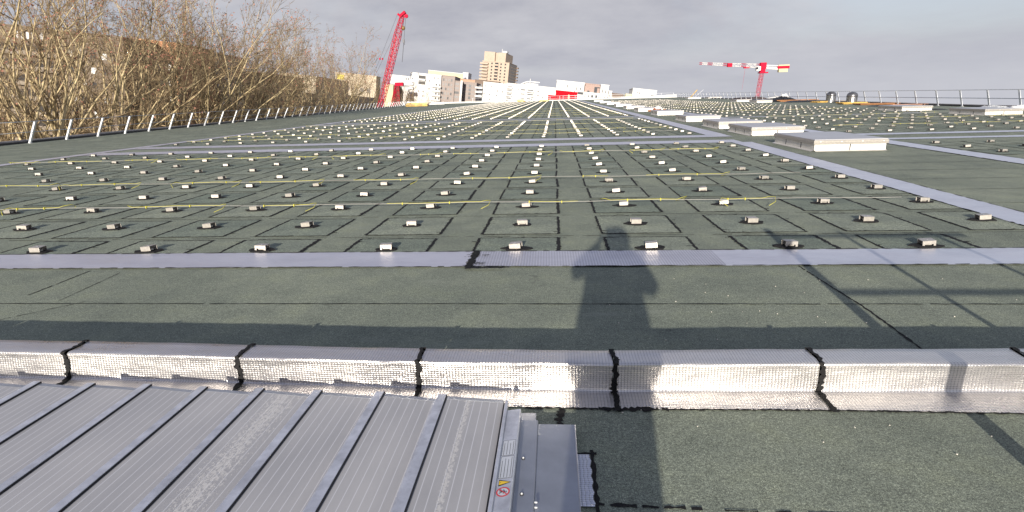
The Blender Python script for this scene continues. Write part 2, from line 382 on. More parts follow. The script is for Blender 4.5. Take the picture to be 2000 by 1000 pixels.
strip('flashing_strip', 'third silver strip crossing the left field, far behind the twin strips', [(-15.3, 35.3), (5.3, 35.3), (5.3, 36.2), (-15.3, 36.2)], M_strip, seed=9)
strip('flashing_strip', 'thin far silver strip crossing the left field just behind the third one', [(-15.3, 37.6), (5.3, 37.6), (5.3, 38.5), (-15.3, 38.5)], M_strip, seed=10)
strip('flashing_strip', 'silver strip along the left border of the bracket field, beside bare felt', [(-15.85, 10), (-15.85, 150), (-15.35, 150), (-15.35, 10)], M_strip, seed=11, nx=120)
strip('flashing_strip', 'silver strip at the right image edge starting behind the biggest box', [(8.72, 8), (8.9, 17.3), (9.5, 17.3), (9.3, 8)], M_strip, seed=12, nx=60)
strip('flashing_strip', 'nearer of the silver strips crossing the right bracket field', [(9.5, 17.2), (20.9, 17.2), (20.9, 17.75), (9.5, 17.75)], M_strip, seed=13)
strip('flashing_strip', 'farther of the silver strips crossing the right bracket field', [(9.4, 19.0), (20.9, 19.0), (20.9, 19.65), (9.4, 19.65)], M_strip, seed=14)
strip('flashing_strip', 'silver strip behind the boxes bordering the right bracket field', [(8.9, 19.7), (9.6, 120), (10.2, 120), (9.4, 19.7)], M_strip, seed=15, nx=100)
strip('flashing_strip', 'thin silver strip crossing far across the right bracket field', [(9.6, 33.3), (20.9, 33.3), (20.9, 33.9), (9.6, 33.9)], M_strip, seed=16)

# ------------------------------------------------------------------ mounting brackets on felt patches
PW, PD = 0.43, 0.465
def bracket_proto(variant):
    rn = random.Random(variant*17+3)
    root = empty('mounting_bracket')
    p = MB(); jj = lambda: rn.uniform(-.007, .007)
    cs = [(-PW+jj(), -PD+jj()), (PW+jj(), -PD+jj()), (PW+jj(), PD+jj()), (-PW+jj(), PD+jj())]
    p.face([(x, y, 0.0045) for x, y in cs])
    for i in range(4):
        a, b = cs[i], cs[(i+1) % 4]; p.face([(a[0], a[1], 0.004), (b[0], b[1], 0.004), (b[0], b[1], 0.0045), (a[0], a[1], 0.0045)])
    pa = p.build('felt_patch', M_patch, root)
    t = MB()
    wds = [rn.uniform(.022, .036), rn.uniform(.030, .050), rn.uniform(.018, .026), rn.uniform(.018, .044)]
    for i in range(4):
        ribbon(t, cs[i], cs[(i+1) % 4], wds[i]*.82, 0.0055+0.0002*i, 0.5, 0.022, 0, 0.0, variant*10+i)
        for q in range(5):                                           # smears
            e = Vector(cs[i]).lerp(Vector(cs[(i+1) % 4]), rn.random()); ribbon(t, e, e+Vector((rn.uniform(-.08, .08), rn.uniform(-.03, .03))), 0.014, 0.0064+0.00008*(q+5*i), 1, 0.014, 0, 0.2, variant*100+i*10+q)
    t.build('tar_seam', M_tar, pa)
    b = MB(); n = 14; ring = [(math.cos(2*math.pi*k/n)*(0.135+rn.uniform(-.035, .03)), math.sin(2*math.pi*k/n)*(0.085+rn.uniform(-.02, .015))) for k in range(n)]
    for k in range(n):
        a_, c_ = ring[k], ring[(k+1) % n]
        b.face([(0, 0, 0.019), (a_[0], a_[1], 0.0185), (c_[0], c_[1], 0.0185)])
        b.face([(a_[0], a_[1], 0.0185), (a_[0]*1.06, a_[1]*1.06, 0.0065), (c_[0]*1.06, c_[1]*1.06, 0.0065), (c_[0], c_[1], 0.0185)])
    b.build('tar_collar', M_tar, root)
    c = MB(); wv, dv, h0, h1 = 0.058, 0.050, 0.018, 0.070
    c.box(-wv, wv, -dv, dv, h1-0.004, h1)                            # inverted channel: top, front, back, open sides, foot lips
    notch = (variant % 2 == 1)
    if notch:
        c.box(-wv, wv, -dv, -dv+0.004, h0+0.018, h1-0.0042); c.box(-wv, -wv+0.02, -dv, -dv+0.004, h0, h0+0.0178); c.box(wv-0.02, wv, -dv, -dv+0.004, h0, h0+0.0178)
    else: c.box(-wv, wv, -dv, -dv+0.004, h0, h1-0.0042)
    c.box(-wv, wv, dv-0.004, dv, h0, h1-0.0042)
    c.box(-wv+0.02, wv-0.02, -0.02, 0.02, h0, h0+0.02)
    o = c.build('channel_clip', M_alu, root, bevel=0.0015)
    bo = MB(); bo.lathe([(0.0, 0.004), (0.006, 0.0035), (0.007, 0.0)], 8, (0, 0, h1)); bo.build('bolt', M_alu_dark, o, True)
    o.rotation_euler = (R(rn.uniform(-5, 5)), R(rn.uniform(-6, 6)), R(rn.uniform(-13, 13)))
    return root
protos = [bracket_proto(v) for v in range(8)]
proto_used = [False]*8
cells = []                                                           # (dist, field, row, col, x, y)
X0 = -0.40; CP = 1.325
CT = {-5: -6.84, -4: -5.6, -3: -4.33, -2: -3.07, -1: -1.75, 0: -.395, 1: .95, 2: 2.28, 3: 3.57, 4: 4.84}
colx = lambda k: CT[k] if k >= -5 else -6.84+1.30*(k+5)
field_rows = []
for j in range(0, 11): field_rows.append(('near', j, RY(j)))
fy = 21.2; j = 0
while fy < 34.9: field_rows.append(('second', j, fy)); fy += RP; j += 1
fy = 39.3; j = 0
while fy < 151: field_rows.append(('third', j, fy)); fy += RP; j += 1
for fn, j, y in field_rows:
    for k in range(-11, 5): cells.append((fn, j, k, colx(k), y))
rf = []; y = 11.2; j = 0
while y < 16.9: rf.append(('rnear', j, y)); y += RP; j += 1
y = 20.4; j = 0
while y < 32.8: rf.append(('rsecond', j, y)); y += RP; j += 1
y = 34.6; j = 0
while y < 118: rf.append(('rthird', j, y)); y += RP; j += 1
for fn, j, y in rf:
    for k in range(0, 9):
        if fn == 'rthird' or k < 9: cells.append((fn, j, k, 9.98+1.34*k, y))
vis = []
for c in cells:
    px, py = proj((c[3], c[4], 0.04))
    if -6 < px < 2006 and py < 1000: vis.append((math.hypot(c[3], c[4]), c))
vis.sort(key=lambda t: t[0])
ordn = ['first', 'second', 'third', 'fourth', 'fifth', 'sixth', 'seventh', 'eighth', 'ninth', 'tenth', 'eleventh', 'twelfth', 'thirteenth', 'fourteenth', 'fifteenth', 'sixteenth']
def label_for(c):
    fn, j, k, x, y = c
    if fn in ('near', 'second', 'third'):
        row = {'near': '%s row behind near foil strip', 'second': '%s row behind the twin strips', 'third': '%s row behind the third crossing strip'}[fn] % ordn[min(j, 15)]
        if k == 0: cc = 'in the straight column'
        elif k > 0: cc = '%s column right of straight one' % ordn[k-1]
        else: cc = '%s column left of straight one' % ordn[-k-1]
        return 'aluminium clip, %s, %s' % (row, cc)
    row = {'rnear': '%s row of right field before strips', 'rsecond': '%s row of right field behind its strips', 'rthird': '%s row beyond thin right strip'}[fn] % ordn[min(j, 15)]
    return 'aluminium clip, %s, %s column from boxes' % (row, ordn[k])
BG = 'aluminium brackets standing in rows on square felt patches'
rn = random.Random(99)
for d, c in vis[:300]:
    v = rn.randrange(8); loc = (c[3]+rn.uniform(-.010, .010), c[4]+rn.uniform(-.015, .015), 0); rz = R(rn.uniform(-.7, .7))
    if not proto_used[v]:
        o = protos[v]; proto_used[v] = True; o.location = loc; o.rotation_euler = (0, 0, rz); tag(o, label_for(c), 'roof bracket', BG)
    else: dup(protos[v], loc, label_for(c), rz, BG)
fb = MB()                                                            # the thousands further off, as one mass
for d, c in vis[300:]:
    x = c[3]+rn.uniform(-.012, .012); y = c[4]+rn.uniform(-.03, .03)
    fb.face([(x-PW, y-PD, .006), (x+PW, y-PD, .006), (x+PW, y+PD, .006), (x-PW, y+PD, .006)], 1)
    for (a, b) in (((-PW, -PD), (PW, -PD)), ((PW, -PD), (PW, PD)), ((-PW, PD), (PW, PD)), ((-PW, -PD), (-PW, PD))):
        hw = rn.uniform(.008, .024)
        if a[0] == b[0]: fb.face([(x+a[0]-hw, y-PD, .009), (x+a[0]+hw, y-PD, .009), (x+a[0]+hw, y+PD, .009), (x+a[0]-hw, y+PD, .009)], 2)
        else: fb.face([(x-PW, y+a[1]-hw, .0095), (x+PW, y+a[1]-hw, .0095), (x+PW, y+a[1]+hw, .0095), (x-PW, y+a[1]+hw, .0095)], 2)
    if True:
        T = Matrix.Translation((x, y, 0)) @ Matrix.Rotation(R(rn.uniform(-7, 7)), 4, 'Z')
        fb.box(-.058, .058, -.05, .05, .02, .078, 0, T, 'b'); fb.box(-.11, .11, -.06, .06, .007, .0195, 2, T, 'b')
fo = fb.build('distant_brackets', [M_alu, M_patch, M_tar]); tag(fo, 'mass of tiny far aluminium brackets on felt patches reaching to the roof end', 'roof brackets', kind='stuff')

# ------------------------------------------------------------------ cables strung over the brackets
def cable(y0, y1, x0, x1, label, z=0.088, seed=0, wd=0.0038, tails=True):
    rn = random.Random(seed); root = empty('cable_run', (x0, y0, 0), label=label, cat='cable', group='cable runs lying across the bracket rows')
    n = int((x1-x0)/0.22); pts = []
    for i in range(n+1):
        t = i/n; x = (x1-x0)*t; pts.append((x, (y1-y0)*t+0.012*math.sin(x*1.7+seed)+rn.uniform(-.006, .006), z+0.006*math.sin(x*3+seed)))
    c = MB(); c.tube(pts, wd, 6); c.build('conduit', M_cond, root, True)
    x = 0.4*rn.random()
    while x < (x1-x0)-1.0:
        ln = rn.uniform(0.5, 1.5); i0 = int(x/0.22); i1 = min(n, int((x+ln)/0.22))
        if i1-i0 >= 2:
            P = [Vector(p)+Vector((0, -0.007-0.006*(q % 2), 0.007+0.004*(q % 2))) for q, p in enumerate(pts[i0:i1+1])]
            if tails and rn.random() < 0.7:                          # a curled loose end
                e = P[-1]; s_ = rn.choice((-1, 1)); q0 = rn.uniform(.08, .22)
                P += [e+Vector((0.07, s_*0.02, 0.02)), e+Vector((0.14, s_*q0*.5, 0.03)), e+Vector((0.12, s_*q0, -0.02)), e+Vector((0.02, s_*(q0+.06), -0.06))]
            if tails and rn.random() < 0.35:
                e = P[0]; s_ = rn.choice((-1, 1)); P = [e+Vector((-0.05, s_*.20, -0.06)), e+Vector((-0.14, s_*.12, 0.0)), e+Vector((-0.09, s_*.03, .02))] + P
            k = MB(); k.tube(P, wd*0.8, 6); k.build('yellow_wire', M_yel, root, True)
            tt = MB()
            for q in (0.25, 0.8):
                p = Vector(pts[int(i0+(i1-i0)*q)]); tt.box(p.x-.006, p.x+.006, p.y-.020, p.y+.012, p.z-.012, p.z+.020)
            tt.build('cable_tie', M_yel, root)
        x += ln + rn.uniform(0.25, 1.1)
    return root
cable(7.66, 7.70, -9.5, 4.55, 'nearest cable with yellow wire tied along the third bracket row', seed=1)
cable(10.05, 10.13, -14.5, 4.25, 'second nearest yellow cable, along the fifth bracket row', seed=2)
cable(14.65, 14.75, -15.0, 4.0, 'third nearest yellow cable, two rows before the twin strips', seed=3, wd=0.005)
for q, (yy, tx) in enumerate(((22.1, 'first yellow cable run behind the twin crossing strips'), (24.4, 'second yellow cable run behind the twin crossing strips'), (29.0, 'third yellow cable run behind the twin crossing strips'), (33.6, 'yellow cable run just before the third crossing strip'), (41.6, 'first yellow cable run beyond the third crossing strip'), (46.2, 'second yellow cable run beyond the third crossing strip'), (53.0, 'far yellow cable run in the left field, third past the third strip'), (62.0, 'farthest of the yellow cable runs seen in the left field'))):
    cable(yy, yy+.05, -14.8, 4.6, tx, seed=10+q, wd=0.0036+0.0003*q)
for q, (yy, xa, tx) in enumerate(((14.7, 12.0, 'yellow cable run at the right image edge before the right strips'), (22.9, 10.6, 'first yellow cable run behind the right field strips'), (27.3, 12.4, 'second yellow cable run behind the right field strips'), (31.8, 11.3, 'third yellow cable run behind the right field strips'), (41.5, 11.3, 'fourth yellow cable run far back in the right field'), (52.0, 10.3, 'fifth yellow cable run far back in the right field'), (66.0, 10.3, 'farthest yellow cable run in the right field'))):
    cable(yy, yy+.1, xa, 20.9, tx, seed=30+q, wd=0.0036+0.0003*q)

# ------------------------------------------------------------------ low upstand wrapped in embossed foil
UH = 0.17
up = empty('foil_upstand', (0, 2.9, 0), label='low upstand wrapped in embossed silver foil crossing the roof behind the louvred skylight', cat='roof upstand')
bt = [(-300, 658), (0, 664), (165, 666), (480, 673), (820, 681), (1200, 684.5), (1590, 681.5), (2000, 681), (2300, 683)]
ft = [(-300, 682), (0, 687), (250, 690), (480, 698), (820, 706), (1200, 711), (1590, 710), (2000, 710), (2300, 712)]
fbm = [(-300, 728), (0, 737), (480, 748), (820, 758), (1200, 764.5), (1590, 765), (2000, 766), (2300, 768)]
fl = [(-300, 762), (0, 768), (480, 780), (820, 790), (1200, 797), (1600, 799), (2000, 806), (2300, 808)]
jx = [-560, 170, 492, 828, 1196, 1578, 1975, 2400]
def up_profile(px, rn=None):
    B = pl(px, interp(bt, px), UH); X = B.x
    def at(tab, z):                                                  # point of that edge at the same X
        p = px
        for _ in range(6):
            q = pl(p, interp(tab, p), z); p += (X-q.x)*1100/3.2
        return q
    A = at(ft, UH); C = at(fbm, 0.012); D = at(fl, 0.006)
    return B, A, C, D
def sheet(pa, pb, seed):
    rn = random.Random(seed); nx = 40; mb = MB(); cols = []; Ls = []
    for i in range(nx+1):
        px = pa+(pb-pa)*i/nx; B, A, C, D = up_profile(px)
        v = []
        back = [Vector((B.x, B.y+0.012, 0.0)), Vector((B.x, B.y+0.004, UH-0.012))]
        seq = back + [B.lerp(A, t) for t in (0, .25, .5, .75, .93)] + [A.lerp(C, .04)+Vector((0, -.004, 0))] + [A.lerp(C, t) for t in (.12, .3, .5, .7, .88, .96)] + [C+Vector((0, -.012, 0.0))] + [C.lerp(D, t) for t in (.2, .5, .8, 1.0)]
        s_ = 0; u = []
        for q, p in enumerate(seq):
            amp = 0.0020 if 1 < q < len(seq)-1 else 0.001
            wob = amp*(math.sin(B.x*9+q*1.3+seed)+math.sin(B.x*23+q*2.1+seed*2)*.6+math.sin(B.x*4.1-q*.9))
            if q == len(seq)-1: p = p+Vector((0, rn.uniform(-.006, .006), -0.003))
            nrm = Vector((0, 0, 1)) if (q < 7 or q > 14) else Vector((0, -1, 0))
            p = p + nrm*wob*0.55
            if q: s_ += (p-v[-1]).length
            v.append(p); u.append((B.x, s_))
        cols.append(v); Ls.append(u)
    base = Vector((0, 2.9, 0))
    for i in range(nx):
        for q in range(len(cols[0])-1):
            mb.face([cols[i][q]-base, cols[i][q+1]-base, cols[i+1][q+1]-base, cols[i+1][q]-base][::-1], 0, [Ls[i][q], Ls[i][q+1], Ls[i+1][q+1], Ls[i+1][q]][::-1])
    o = mb.build('foil_sheet', M_foil, up, True)
    # weld so that shading is smooth
    import bmesh
    bm = bmesh.new(); bm.from_mesh(o.data); bmesh.ops.remove_doubles(bm, verts=bm.verts, dist=0.0001); bm.to_mesh(o.data); bm.free()
    return o
for i in range(len(jx)-1):
    nseg = 1 if i else 2
    if i == 0:
        sheet(-560, -180, 40); sheet(-176, jx[1]-4, 41)
    else: sheet(jx[i]+4, jx[i+1]-4, 42+i)
for i, px in enumerate(jx[1:-1]):
    B, A, C, D = up_profile(px); base = Vector((0, 2.9, 0)); rn = random.Random(i+5)
    pts = [Vector((B.x, B.y+.016, 0.0)), B+Vector((0, .01, 0)), B.lerp(A, .5), A, A.lerp(C, .35), A.lerp(C, .7), C, C.lerp(D, .5), D+Vector((0, -.03, 0))]
    mb = MB(); fine = []
    for a, b in zip(pts, pts[1:]):
        for t in range(6): fine.append(a.lerp(b, t/6))
    fine.append(pts[-1]); wd = 0.020; prev = None
    wob = 0
    for q, p in enumerate(fine):
        wob = wob*.75+rn.uniform(-.006, .006); l = wd*rn.uniform(.35, 1.1)*.8; r_ = wd*rn.uniform(.35, 1.1)*.8
        if q > 20: l *= 1.2; r_ *= 1.2
        nrm = Vector((0, -.005, .007)); c = (p+Vector((wob-l, 0, 0))+nrm-base, p+Vector((wob+r_, 0, 0))+nrm-base)
        if prev: mb.face([prev[0], prev[1], c[1], c[0]])
        prev = c
    mb.build('tar_joint', M_tar, up)
# tar smear along the foot of the foil
mb = MB()
for k in range(26):
    px = 1030+k*42; D = up_profile(px)[3]; D2 = up_profile(px+46)[3]; ribbon(mb, (D.x, D.y-.006-2.9), (D2.x, D2.y-.006-2.9), 0.012 if k not in (3, 4, 5) else .030, 0.0045+.0001*(k % 3), .7, .015, 0, 0.02, k)
mb.build('tar_edge', M_tar, up)

# small patch of the same foil on the roof by the skylight
p = MB(); fp = [pl(1128, 890), pl(1152, 892), pl(1160, 985), pl(1137, 992)]
c0 = fp[0].copy(); xs0, xs1 = fp[0].x-.012, fp[1].x; y1, y0 = fp[0].y, fp[3].y
fs = empty('foil_offcut', (xs0, y0, 0), label='small patch of embossed foil on the felt right of the grey skylight flashing', cat='foil patch')
n = 16
for i in range(n):
    t0, t1 = i/n, (i+1)/n; e = lambda t: 0.004*math.sin(t*31)
    ya, yb = (y1-y0)*t0, (y1-y0)*t1; W = xs1-xs0
    p.face([(0, ya, .007), (W+e(t0), ya, .007), (W+e(t1), yb, .007), (0, yb, .007)], 0, [(0, ya), (W, ya), (W, yb), (0, yb)])
    p.face([(W+e(t0), ya, .007), (W+e(t0)+.004, ya, .0), (W+e(t1)+.004, yb, .0), (W+e(t1), yb, .007)], 0, [(0, ya)]*4)
p.build('foil_sheet', foil('foil_scrap', 0.7, base=(0.66, 0.68, 0.75)), fs)
t = MB(); ribbon(t, (xs1-xs0+.012, -.03), (xs1-xs0+.010, y1-y0+.04), .015, .0035, .5, .02, 0, 0.0, 3); ribbon(t, (0, y1-y0+.012), (xs1-xs0+.03, y1-y0+.012), .014, .0039, .5, .02, 0, 0.0, 4)
t.build('tar_edge', M_tar, fs)

# ------------------------------------------------------------------ louvred skylight in the foreground
def poly_mat(name, stain):
    m = Mat(name, (0.3, 0.3, 0.31), 0.32, 0.0, 0.6)
    sp = m.t.nodes.new('ShaderNodeSeparateXYZ'); m.link(m.tc.outputs['UV'], sp.inputs[0])
    s_ = m.math('ABSOLUTE', m.math('SINE', m.math('MULTIPLY', sp.outputs[0], math.pi/0.038)))
    line = m.ramp(s_, [(0.0, (1, 1, 1)), (0.16, (0.25, 0.25, 0.25)), (0.26, (0, 0, 0))])
    n = m.noise(2.2, 6, 0.6, aniso=(1.5, 0.6, 1)); n2 = m.noise(160, 2)
    c = m.ramp(n, [(0.3, (0.33, 0.325, 0.33)), (0.7, (0.43, 0.42, 0.42))])
    c = m.mix(line, c, (0.62, 0.62, 0.64)); rg = m.ramp(n, [(0.3, (0.28,)*3), (0.7, (0.45,)*3)])
    if stain:
        st = m.noise(60, 6, 0.7, aniso=(1.6, 0.7, 1))
        band = m.math('SUBTRACT', 1.0, m.math('MULTIPLY', m.math('ABSOLUTE', m.math('SUBTRACT', sp.outputs[0], stain[0])), 1/stain[1]), True)
        msk = m.math('MULTIPLY', m.ramp(m.math('ADD', st, m.math('MULTIPLY', band, 0.25)), [(stain[2], (0, 0, 0)), (stain[2]+.12, (1, 1, 1))]), m.math('MULTIPLY', band, 3, True))
        c = m.mix(m.math('MULTIPLY', msk, 0.7), c, (0.62, 0.60, 0.57))
        m.bump(msk, 0.3, 0.002)
    else: m.bump(line, 0.25, 0.002)
    m.rough(rg); m.color(c); return m.m
PM = poly_mat('polycarbonate', None); PM_st = poly_mat('polycarbonate_water_stained', (0.14, 0.12, 0.64)); PM_s2 = poly_mat('polycarbonate_water_trail', (0.125, 0.024, 0.62))
VZ = 0.10; bar_px = [(80, 745), (184, 748), (294, 750), (404, 755), (515, 758), (628, 762), (750, 765), (872, 770)]
bx = [pl(a, b, VZ) for a, b in bar_px]
bs_ = bx[2].x-bx[1].x; xs = [bx[1].x-bs_*3, bx[1].x-bs_*2, bx[1].x-bs_] + [q.x for q in bx[1:]]   # right edge of each bar
end_y = lambda x: interp([(-9, bx[0].y+.1)]+[(q_.x, q_.y) for q_ in bx]+[(9, bx[-1].y-.03)], x)
fr = pl(985, 785, VZ)
NY = 1.28
vroot = empty('louvred_skylight', (-1.2, 1.8, 0), label='large louvred skylight of ribbed grey polycarbonate blades between aluminium bars, in the left foreground', cat='skylight')
VB = Vector((-1.2, 1.8, 0))
class VMB(MB):
    def build(s, *a, **k):
        s.v = [(x-VB.x, y-VB.y, z-VB.z) for x, y, z in s.v]; return MB.build(s, *a, **k)
BW = 0.042
xr = xs + [fr.x]
body = VMB(); body.box(xs[0]-.06, fr.x+.01, NY-.3, end_y(-.8)-.05, 0.0, VZ-.055); body.box(fr.x+.0101, fr.x+.15, NY-.3, end_y(-.8)-.05, 0.0, .025); body.build('kerb', M_alu_dark, vroot)
for i in range(len(xr)-1):
    a = xr[i]; b = xr[i+1]-BW if i < len(xr)-2 else xr[i+1]-0.004
    m = VMB(); ye0, ye1 = end_y(a)-.028, end_y(b)-.028
    za, zb = VZ-.010, VZ-.026
    nseg = 1
    W = b-a
    m.face([(a+.004, NY+.15, za), (b-.004, NY+.15, zb), (b-.004, ye1, zb), (a+.004, ye0, za)], 0, [(0.014, 0), (W+.006, 0), (W+.006, 1), (0.014, 1)])
    m.face([(a+.004, NY+.15, za-.012), (b-.004, NY+.15, zb-.012), (b-.004, NY+.15, zb), (a+.004, NY+.15, za)])
    m.face([(a+.004, ye0, za), (b-.004, ye1, zb), (b-.004, ye1, zb-.012), (a+.004, ye0, za-.012)])
    mat = PM_st if i == 6 else (PM_s2 if i == len(xr)-2 else PM)
    bl = m.build('louvre_blade', mat, vroot)
    if i == 6: bl['label'] = 'blade mottled with dried water stains'
    if i == len(xr)-2: bl['label'] = 'blade with a trail of water drops along its middle'
    for (s0, s1, t0, t1) in ((ye0+.001, ye0+.026, ye1+.001, ye1+.026), (NY+.05, NY+.149, NY+.05, NY+.149)):   # end flashings of the blade, far and near
        e = VMB()
        e.face([(a+.004, s0, za+.0012), (b-.004, t0, zb+.0012), (b-.004, t1, zb+.001), (a+.004, s1, za+.001)])
        e.face([(a+.004, s1, za+.001), (b-.004, t1, zb+.001), (b-.004, t1, zb-.05), (a+.004, s1, za-.05)])
        e.face([(a+.004, s0, za-.02), (b-.004, t0, zb-.02), (b-.004, t0, zb+.0012), (a+.004, s0, za+.0012)])
        e.build('end_flashing', M_alu_dark, vroot)
for i, x in enumerate(xs):
    m = VMB(); ye = end_y(x)+.004
    m.box(x-BW, x-.0005, NY-.1, ye, VZ-.030, VZ); 
    if i % 2 == 0 or i > 6: m.box(x-BW-.014, x-BW-.0008, NY-.1, ye-.03, VZ-.042, VZ-.014)
    o = m.build('glazing_bar', M_alu_frame, vroot, bevel=0.002)
    g_ = VMB(); g_.box(x, x+.0042, NY-.1, ye, VZ-.040, VZ-.0015); g_.box(x-BW-.0045-(.0135 if (i % 2 == 0 or i > 6) else 0), x-BW-.0009-(.0135 if (i % 2 == 0 or i > 6) else 0), NY-.1, ye-.035, VZ-.044, VZ-.026); g_.build('rubber_gasket', M_rubber, o)
# right end frame, flanges
pf = pl(1017.5, 798.5, VZ); yfe = pf.y
m = VMB(); m.box(fr.x+.004, fr.x+.018, NY-.1, fr.y+.01, VZ-.03, VZ+.004); m.build('edge_rail', M_alu_frame, vroot, bevel=.002)
m = VMB(); m.box(fr.x-.003, fr.x+.0035, NY-.1, fr.y, VZ-.04, VZ-.006); m.build('rubber_gasket', M_rubber, vroot)
m = VMB(); X1 = pf.x
m.face([(fr.x+.0185, NY-.1, VZ-.010), (X1-.004, NY-.1, VZ), (X1-.004, yfe, VZ), (fr.x+.0185, yfe, VZ-.010)])
m.face([(X1-.004, NY-.1, VZ), (X1, NY-.1, VZ-.004), (X1, yfe, VZ-.004), (X1-.004, yfe, VZ)])
m.face([(X1, NY-.1, VZ-.004), (X1, NY-.1, 0.052), (X1, yfe, 0.052), (X1, yfe, VZ-.004)])
m.face([(fr.x+.0185, yfe, VZ-.010), (X1-.004, yfe, VZ), (X1, yfe, VZ-.004), (X1, yfe, 0.01), (fr.x+.0185, yfe, 0.01)])
sf = m.build('side_frame', M_alu_frame, vroot)
p1 = pl(1051, 820.5, 0.055); X2 = p1.x; ZF = 0.055
m = VMB(); m.face([(X1+.001, NY-.1, ZF-.003), (X2-.002, NY-.1, ZF), (X2-.002, p1.y, ZF), (X1+.001, p1.y, ZF-.003)])
m.face([(X2-.002, NY-.1, ZF), (X2, NY-.1, ZF-.003), (X2, p1.y, ZF-.003), (X2-.002, p1.y, ZF)])
m.face([(X2, NY-.1, ZF-.003), (X2+.001, NY-.1, 0.043), (X2+.001, p1.y, 0.043), (X2, p1.y, ZF-.003)])
m.face([(X1+.001, p1.y, ZF-.003), (X2-.002, p1.y, ZF), (X2, p1.y, 0.01), (X1+.001, p1.y, 0.01)])
fg = m.build('bolted_flange', M_alu_dark, vroot)
for px, py in ((1022, 893), (1019, 963)):
    q = pl(px, py, ZF+.004); b = VMB(); b.lathe([(0.0, .007), (.0028, .0055), (.0036, .003), (.0053, .0025), (.0056, 0)], 16, (q.x, q.y, ZF-.0005)); b.build('bolt', M_yel_bolt, fg, True)
    b = VMB(); b.lathe([(.0078, -.001), (.0078, .0012), (.0055, .0016)], 16, (q.x, q.y, ZF)); b.build('washer', M_rubber, fg, True)
p2 = pl(1124, 829.5, 0.042); X3 = p2.x; ZS = 0.042
m = VMB(); m.face([(X2+.0015, NY-.1, ZS), (X3-.004, NY-.1, ZS), (X3-.004, p2.y, ZS), (X2+.0015, p2.y, ZS)])
m.face([(X3-.004, NY-.1, ZS), (X3, NY-.1, ZS+.003), (X3, p2.y, ZS+.003), (X3-.004, p2.y, ZS)])
m.face([(X3, NY-.1, ZS+.003), (X3+.002, NY-.1, 0.0), (X3+.002, p2.y, 0.0), (X3, p2.y, ZS+.003)])
m.face([(X2+.0015, p2.y, ZS), (X3, p2.y, ZS), (X3+.002, p2.y, 0.0), (X2+.0015, p2.y, 0.0)])
m.build('flashing_sheet', M_alu_dark, vroot)
for py in (982, 992):
    q = pl(1047, py, ZS+.012); b = VMB(); b.tube([(q.x-.006, q.y, ZS+.014), (q.x+.004, q.y, ZS+.014), (q.x+.0055, q.y, ZS+.014)], [.0035, .0035, .001], 10); b.build('screw', M_yel_bolt, vroot, True)
m = VMB(); ribbon(m, (X2+.004, p2.y-.004), (X2+.004, p2.y-.09), .008, ZS+.002, .8, .008, 0, 0.0, 2); m.build('sealant', simple('pale_sealant', (.45, .46, .48), .6), vroot)
# stickers on the side frame
M_ink = simple('black_ink', (0.02, 0.02, 0.02), 0.6); M_lab = simple('sticker_grey', (0.58, 0.60, 0.63), 0.45, 0.3); M_yl = simple('sticker_yellow', (0.75, 0.50, 0.04), 0.5); M_rd = simple('sticker_red', (0.55, 0.05, 0.06), 0.5)
SZ = lambda x: VZ-.010+.010*(x-(fr.x+.0185))/(X1-.004-(fr.x+.0185))
def frame_pt(px, py):                                                # point on the slightly sloping frame top
    z = VZ
    for _ in range(4): q = pl(px, py, z); z = SZ(q.x)
    return q
def sticker_quad(m, c, dz, mi=0):
    m.face([(x, y, SZ(x)+dz) for x, y in c], mi)
def rectx(x0, x1, y0, y1): return [(x0, y0), (x1, y0), (x1, y1), (x0, y1)]
def text_label(y0, y1, lens, ncol):
    q = frame_pt(993, 900); xa, xb = fr.x+.0225, X1-.007
    m = VMB(); sticker_quad(m, rectx(xa, xb, y0, y1), .0006, 0)
    t = .0011
    for r_ in (rectx(xa, xb, y0, y0+t), rectx(xa, xb, y1-t, y1), rectx(xa, xa+t, y0+t, y1-t), rectx(xb-t, xb, y0+t, y1-t), ): sticker_quad(m, r_, .0010, 1)
    rn = random.Random(int(y0*1000))
    for k in range(ncol):
        xc = xa+(xb-xa)*(k+.65)/(ncol+.3); y = y0+.006; ye = y0+(y1-y0)*lens[k]
        while y < ye:
            ln = rn.uniform(.002, .007); sticker_quad(m, rectx(xc-.0009, xc+.0009, y, min(ye, y+ln)), .0010, 1); y += ln+.0012
    sticker_quad(m, rectx(xa+(xb-xa)*.37, xa+(xb-xa)*.37+t*.8, y0+t, y1-t), .0011, 1) if ncol == 4 and y0 > 2.1 else None
    m.build('text_sticker', [M_lab, M_ink], sf)
ya = [frame_pt(995, y_).y for y_ in (860, 889, 891, 933, 936, 947, 951, 968)]
text_label(ya[1], ya[0], (.85, .95, .8, .9), 4); text_label(ya[3], ya[2], (.8, .9, .85, .95), 4)
m = VMB(); xa, xb = fr.x+.0225, X1-.009; yc = (ya[4]+ya[5])/2; hh = (ya[4]-ya[5])/2
sticker_quad(m, [(xa+.005, yc-hh*1.15), (xb+.002, yc), (xa+.005, yc+hh*1.15)], .0006, 1); sticker_quad(m, [(xa+.007, yc-hh*.75), (xb-.003, yc), (xa+.007, yc+hh*.75)], .0010, 0)
for k in range(8):
    an = k*math.pi/4; cx = xa+.0118; sticker_quad(m, [(cx, yc-.0004), (cx+.0033*math.cos(an), yc+.0033*math.sin(an)), (cx+.0003, yc+.0008)], .0013+.0001*k, 1)
m.build('warning_triangle', [M_yl, M_ink], sf)
m = VMB(); cx, cy, rr = (xa+xb)/2, (ya[6]+ya[7])/2, (xb-xa)/2
n = 28
m.face([(cx+rr*.8*math.cos(2*math.pi*k/n), cy+rr*.8*math.sin(2*math.pi*k/n), SZ(cx+rr*.8*math.cos(2*math.pi*k/n))+.0005) for k in range(n)], 2)
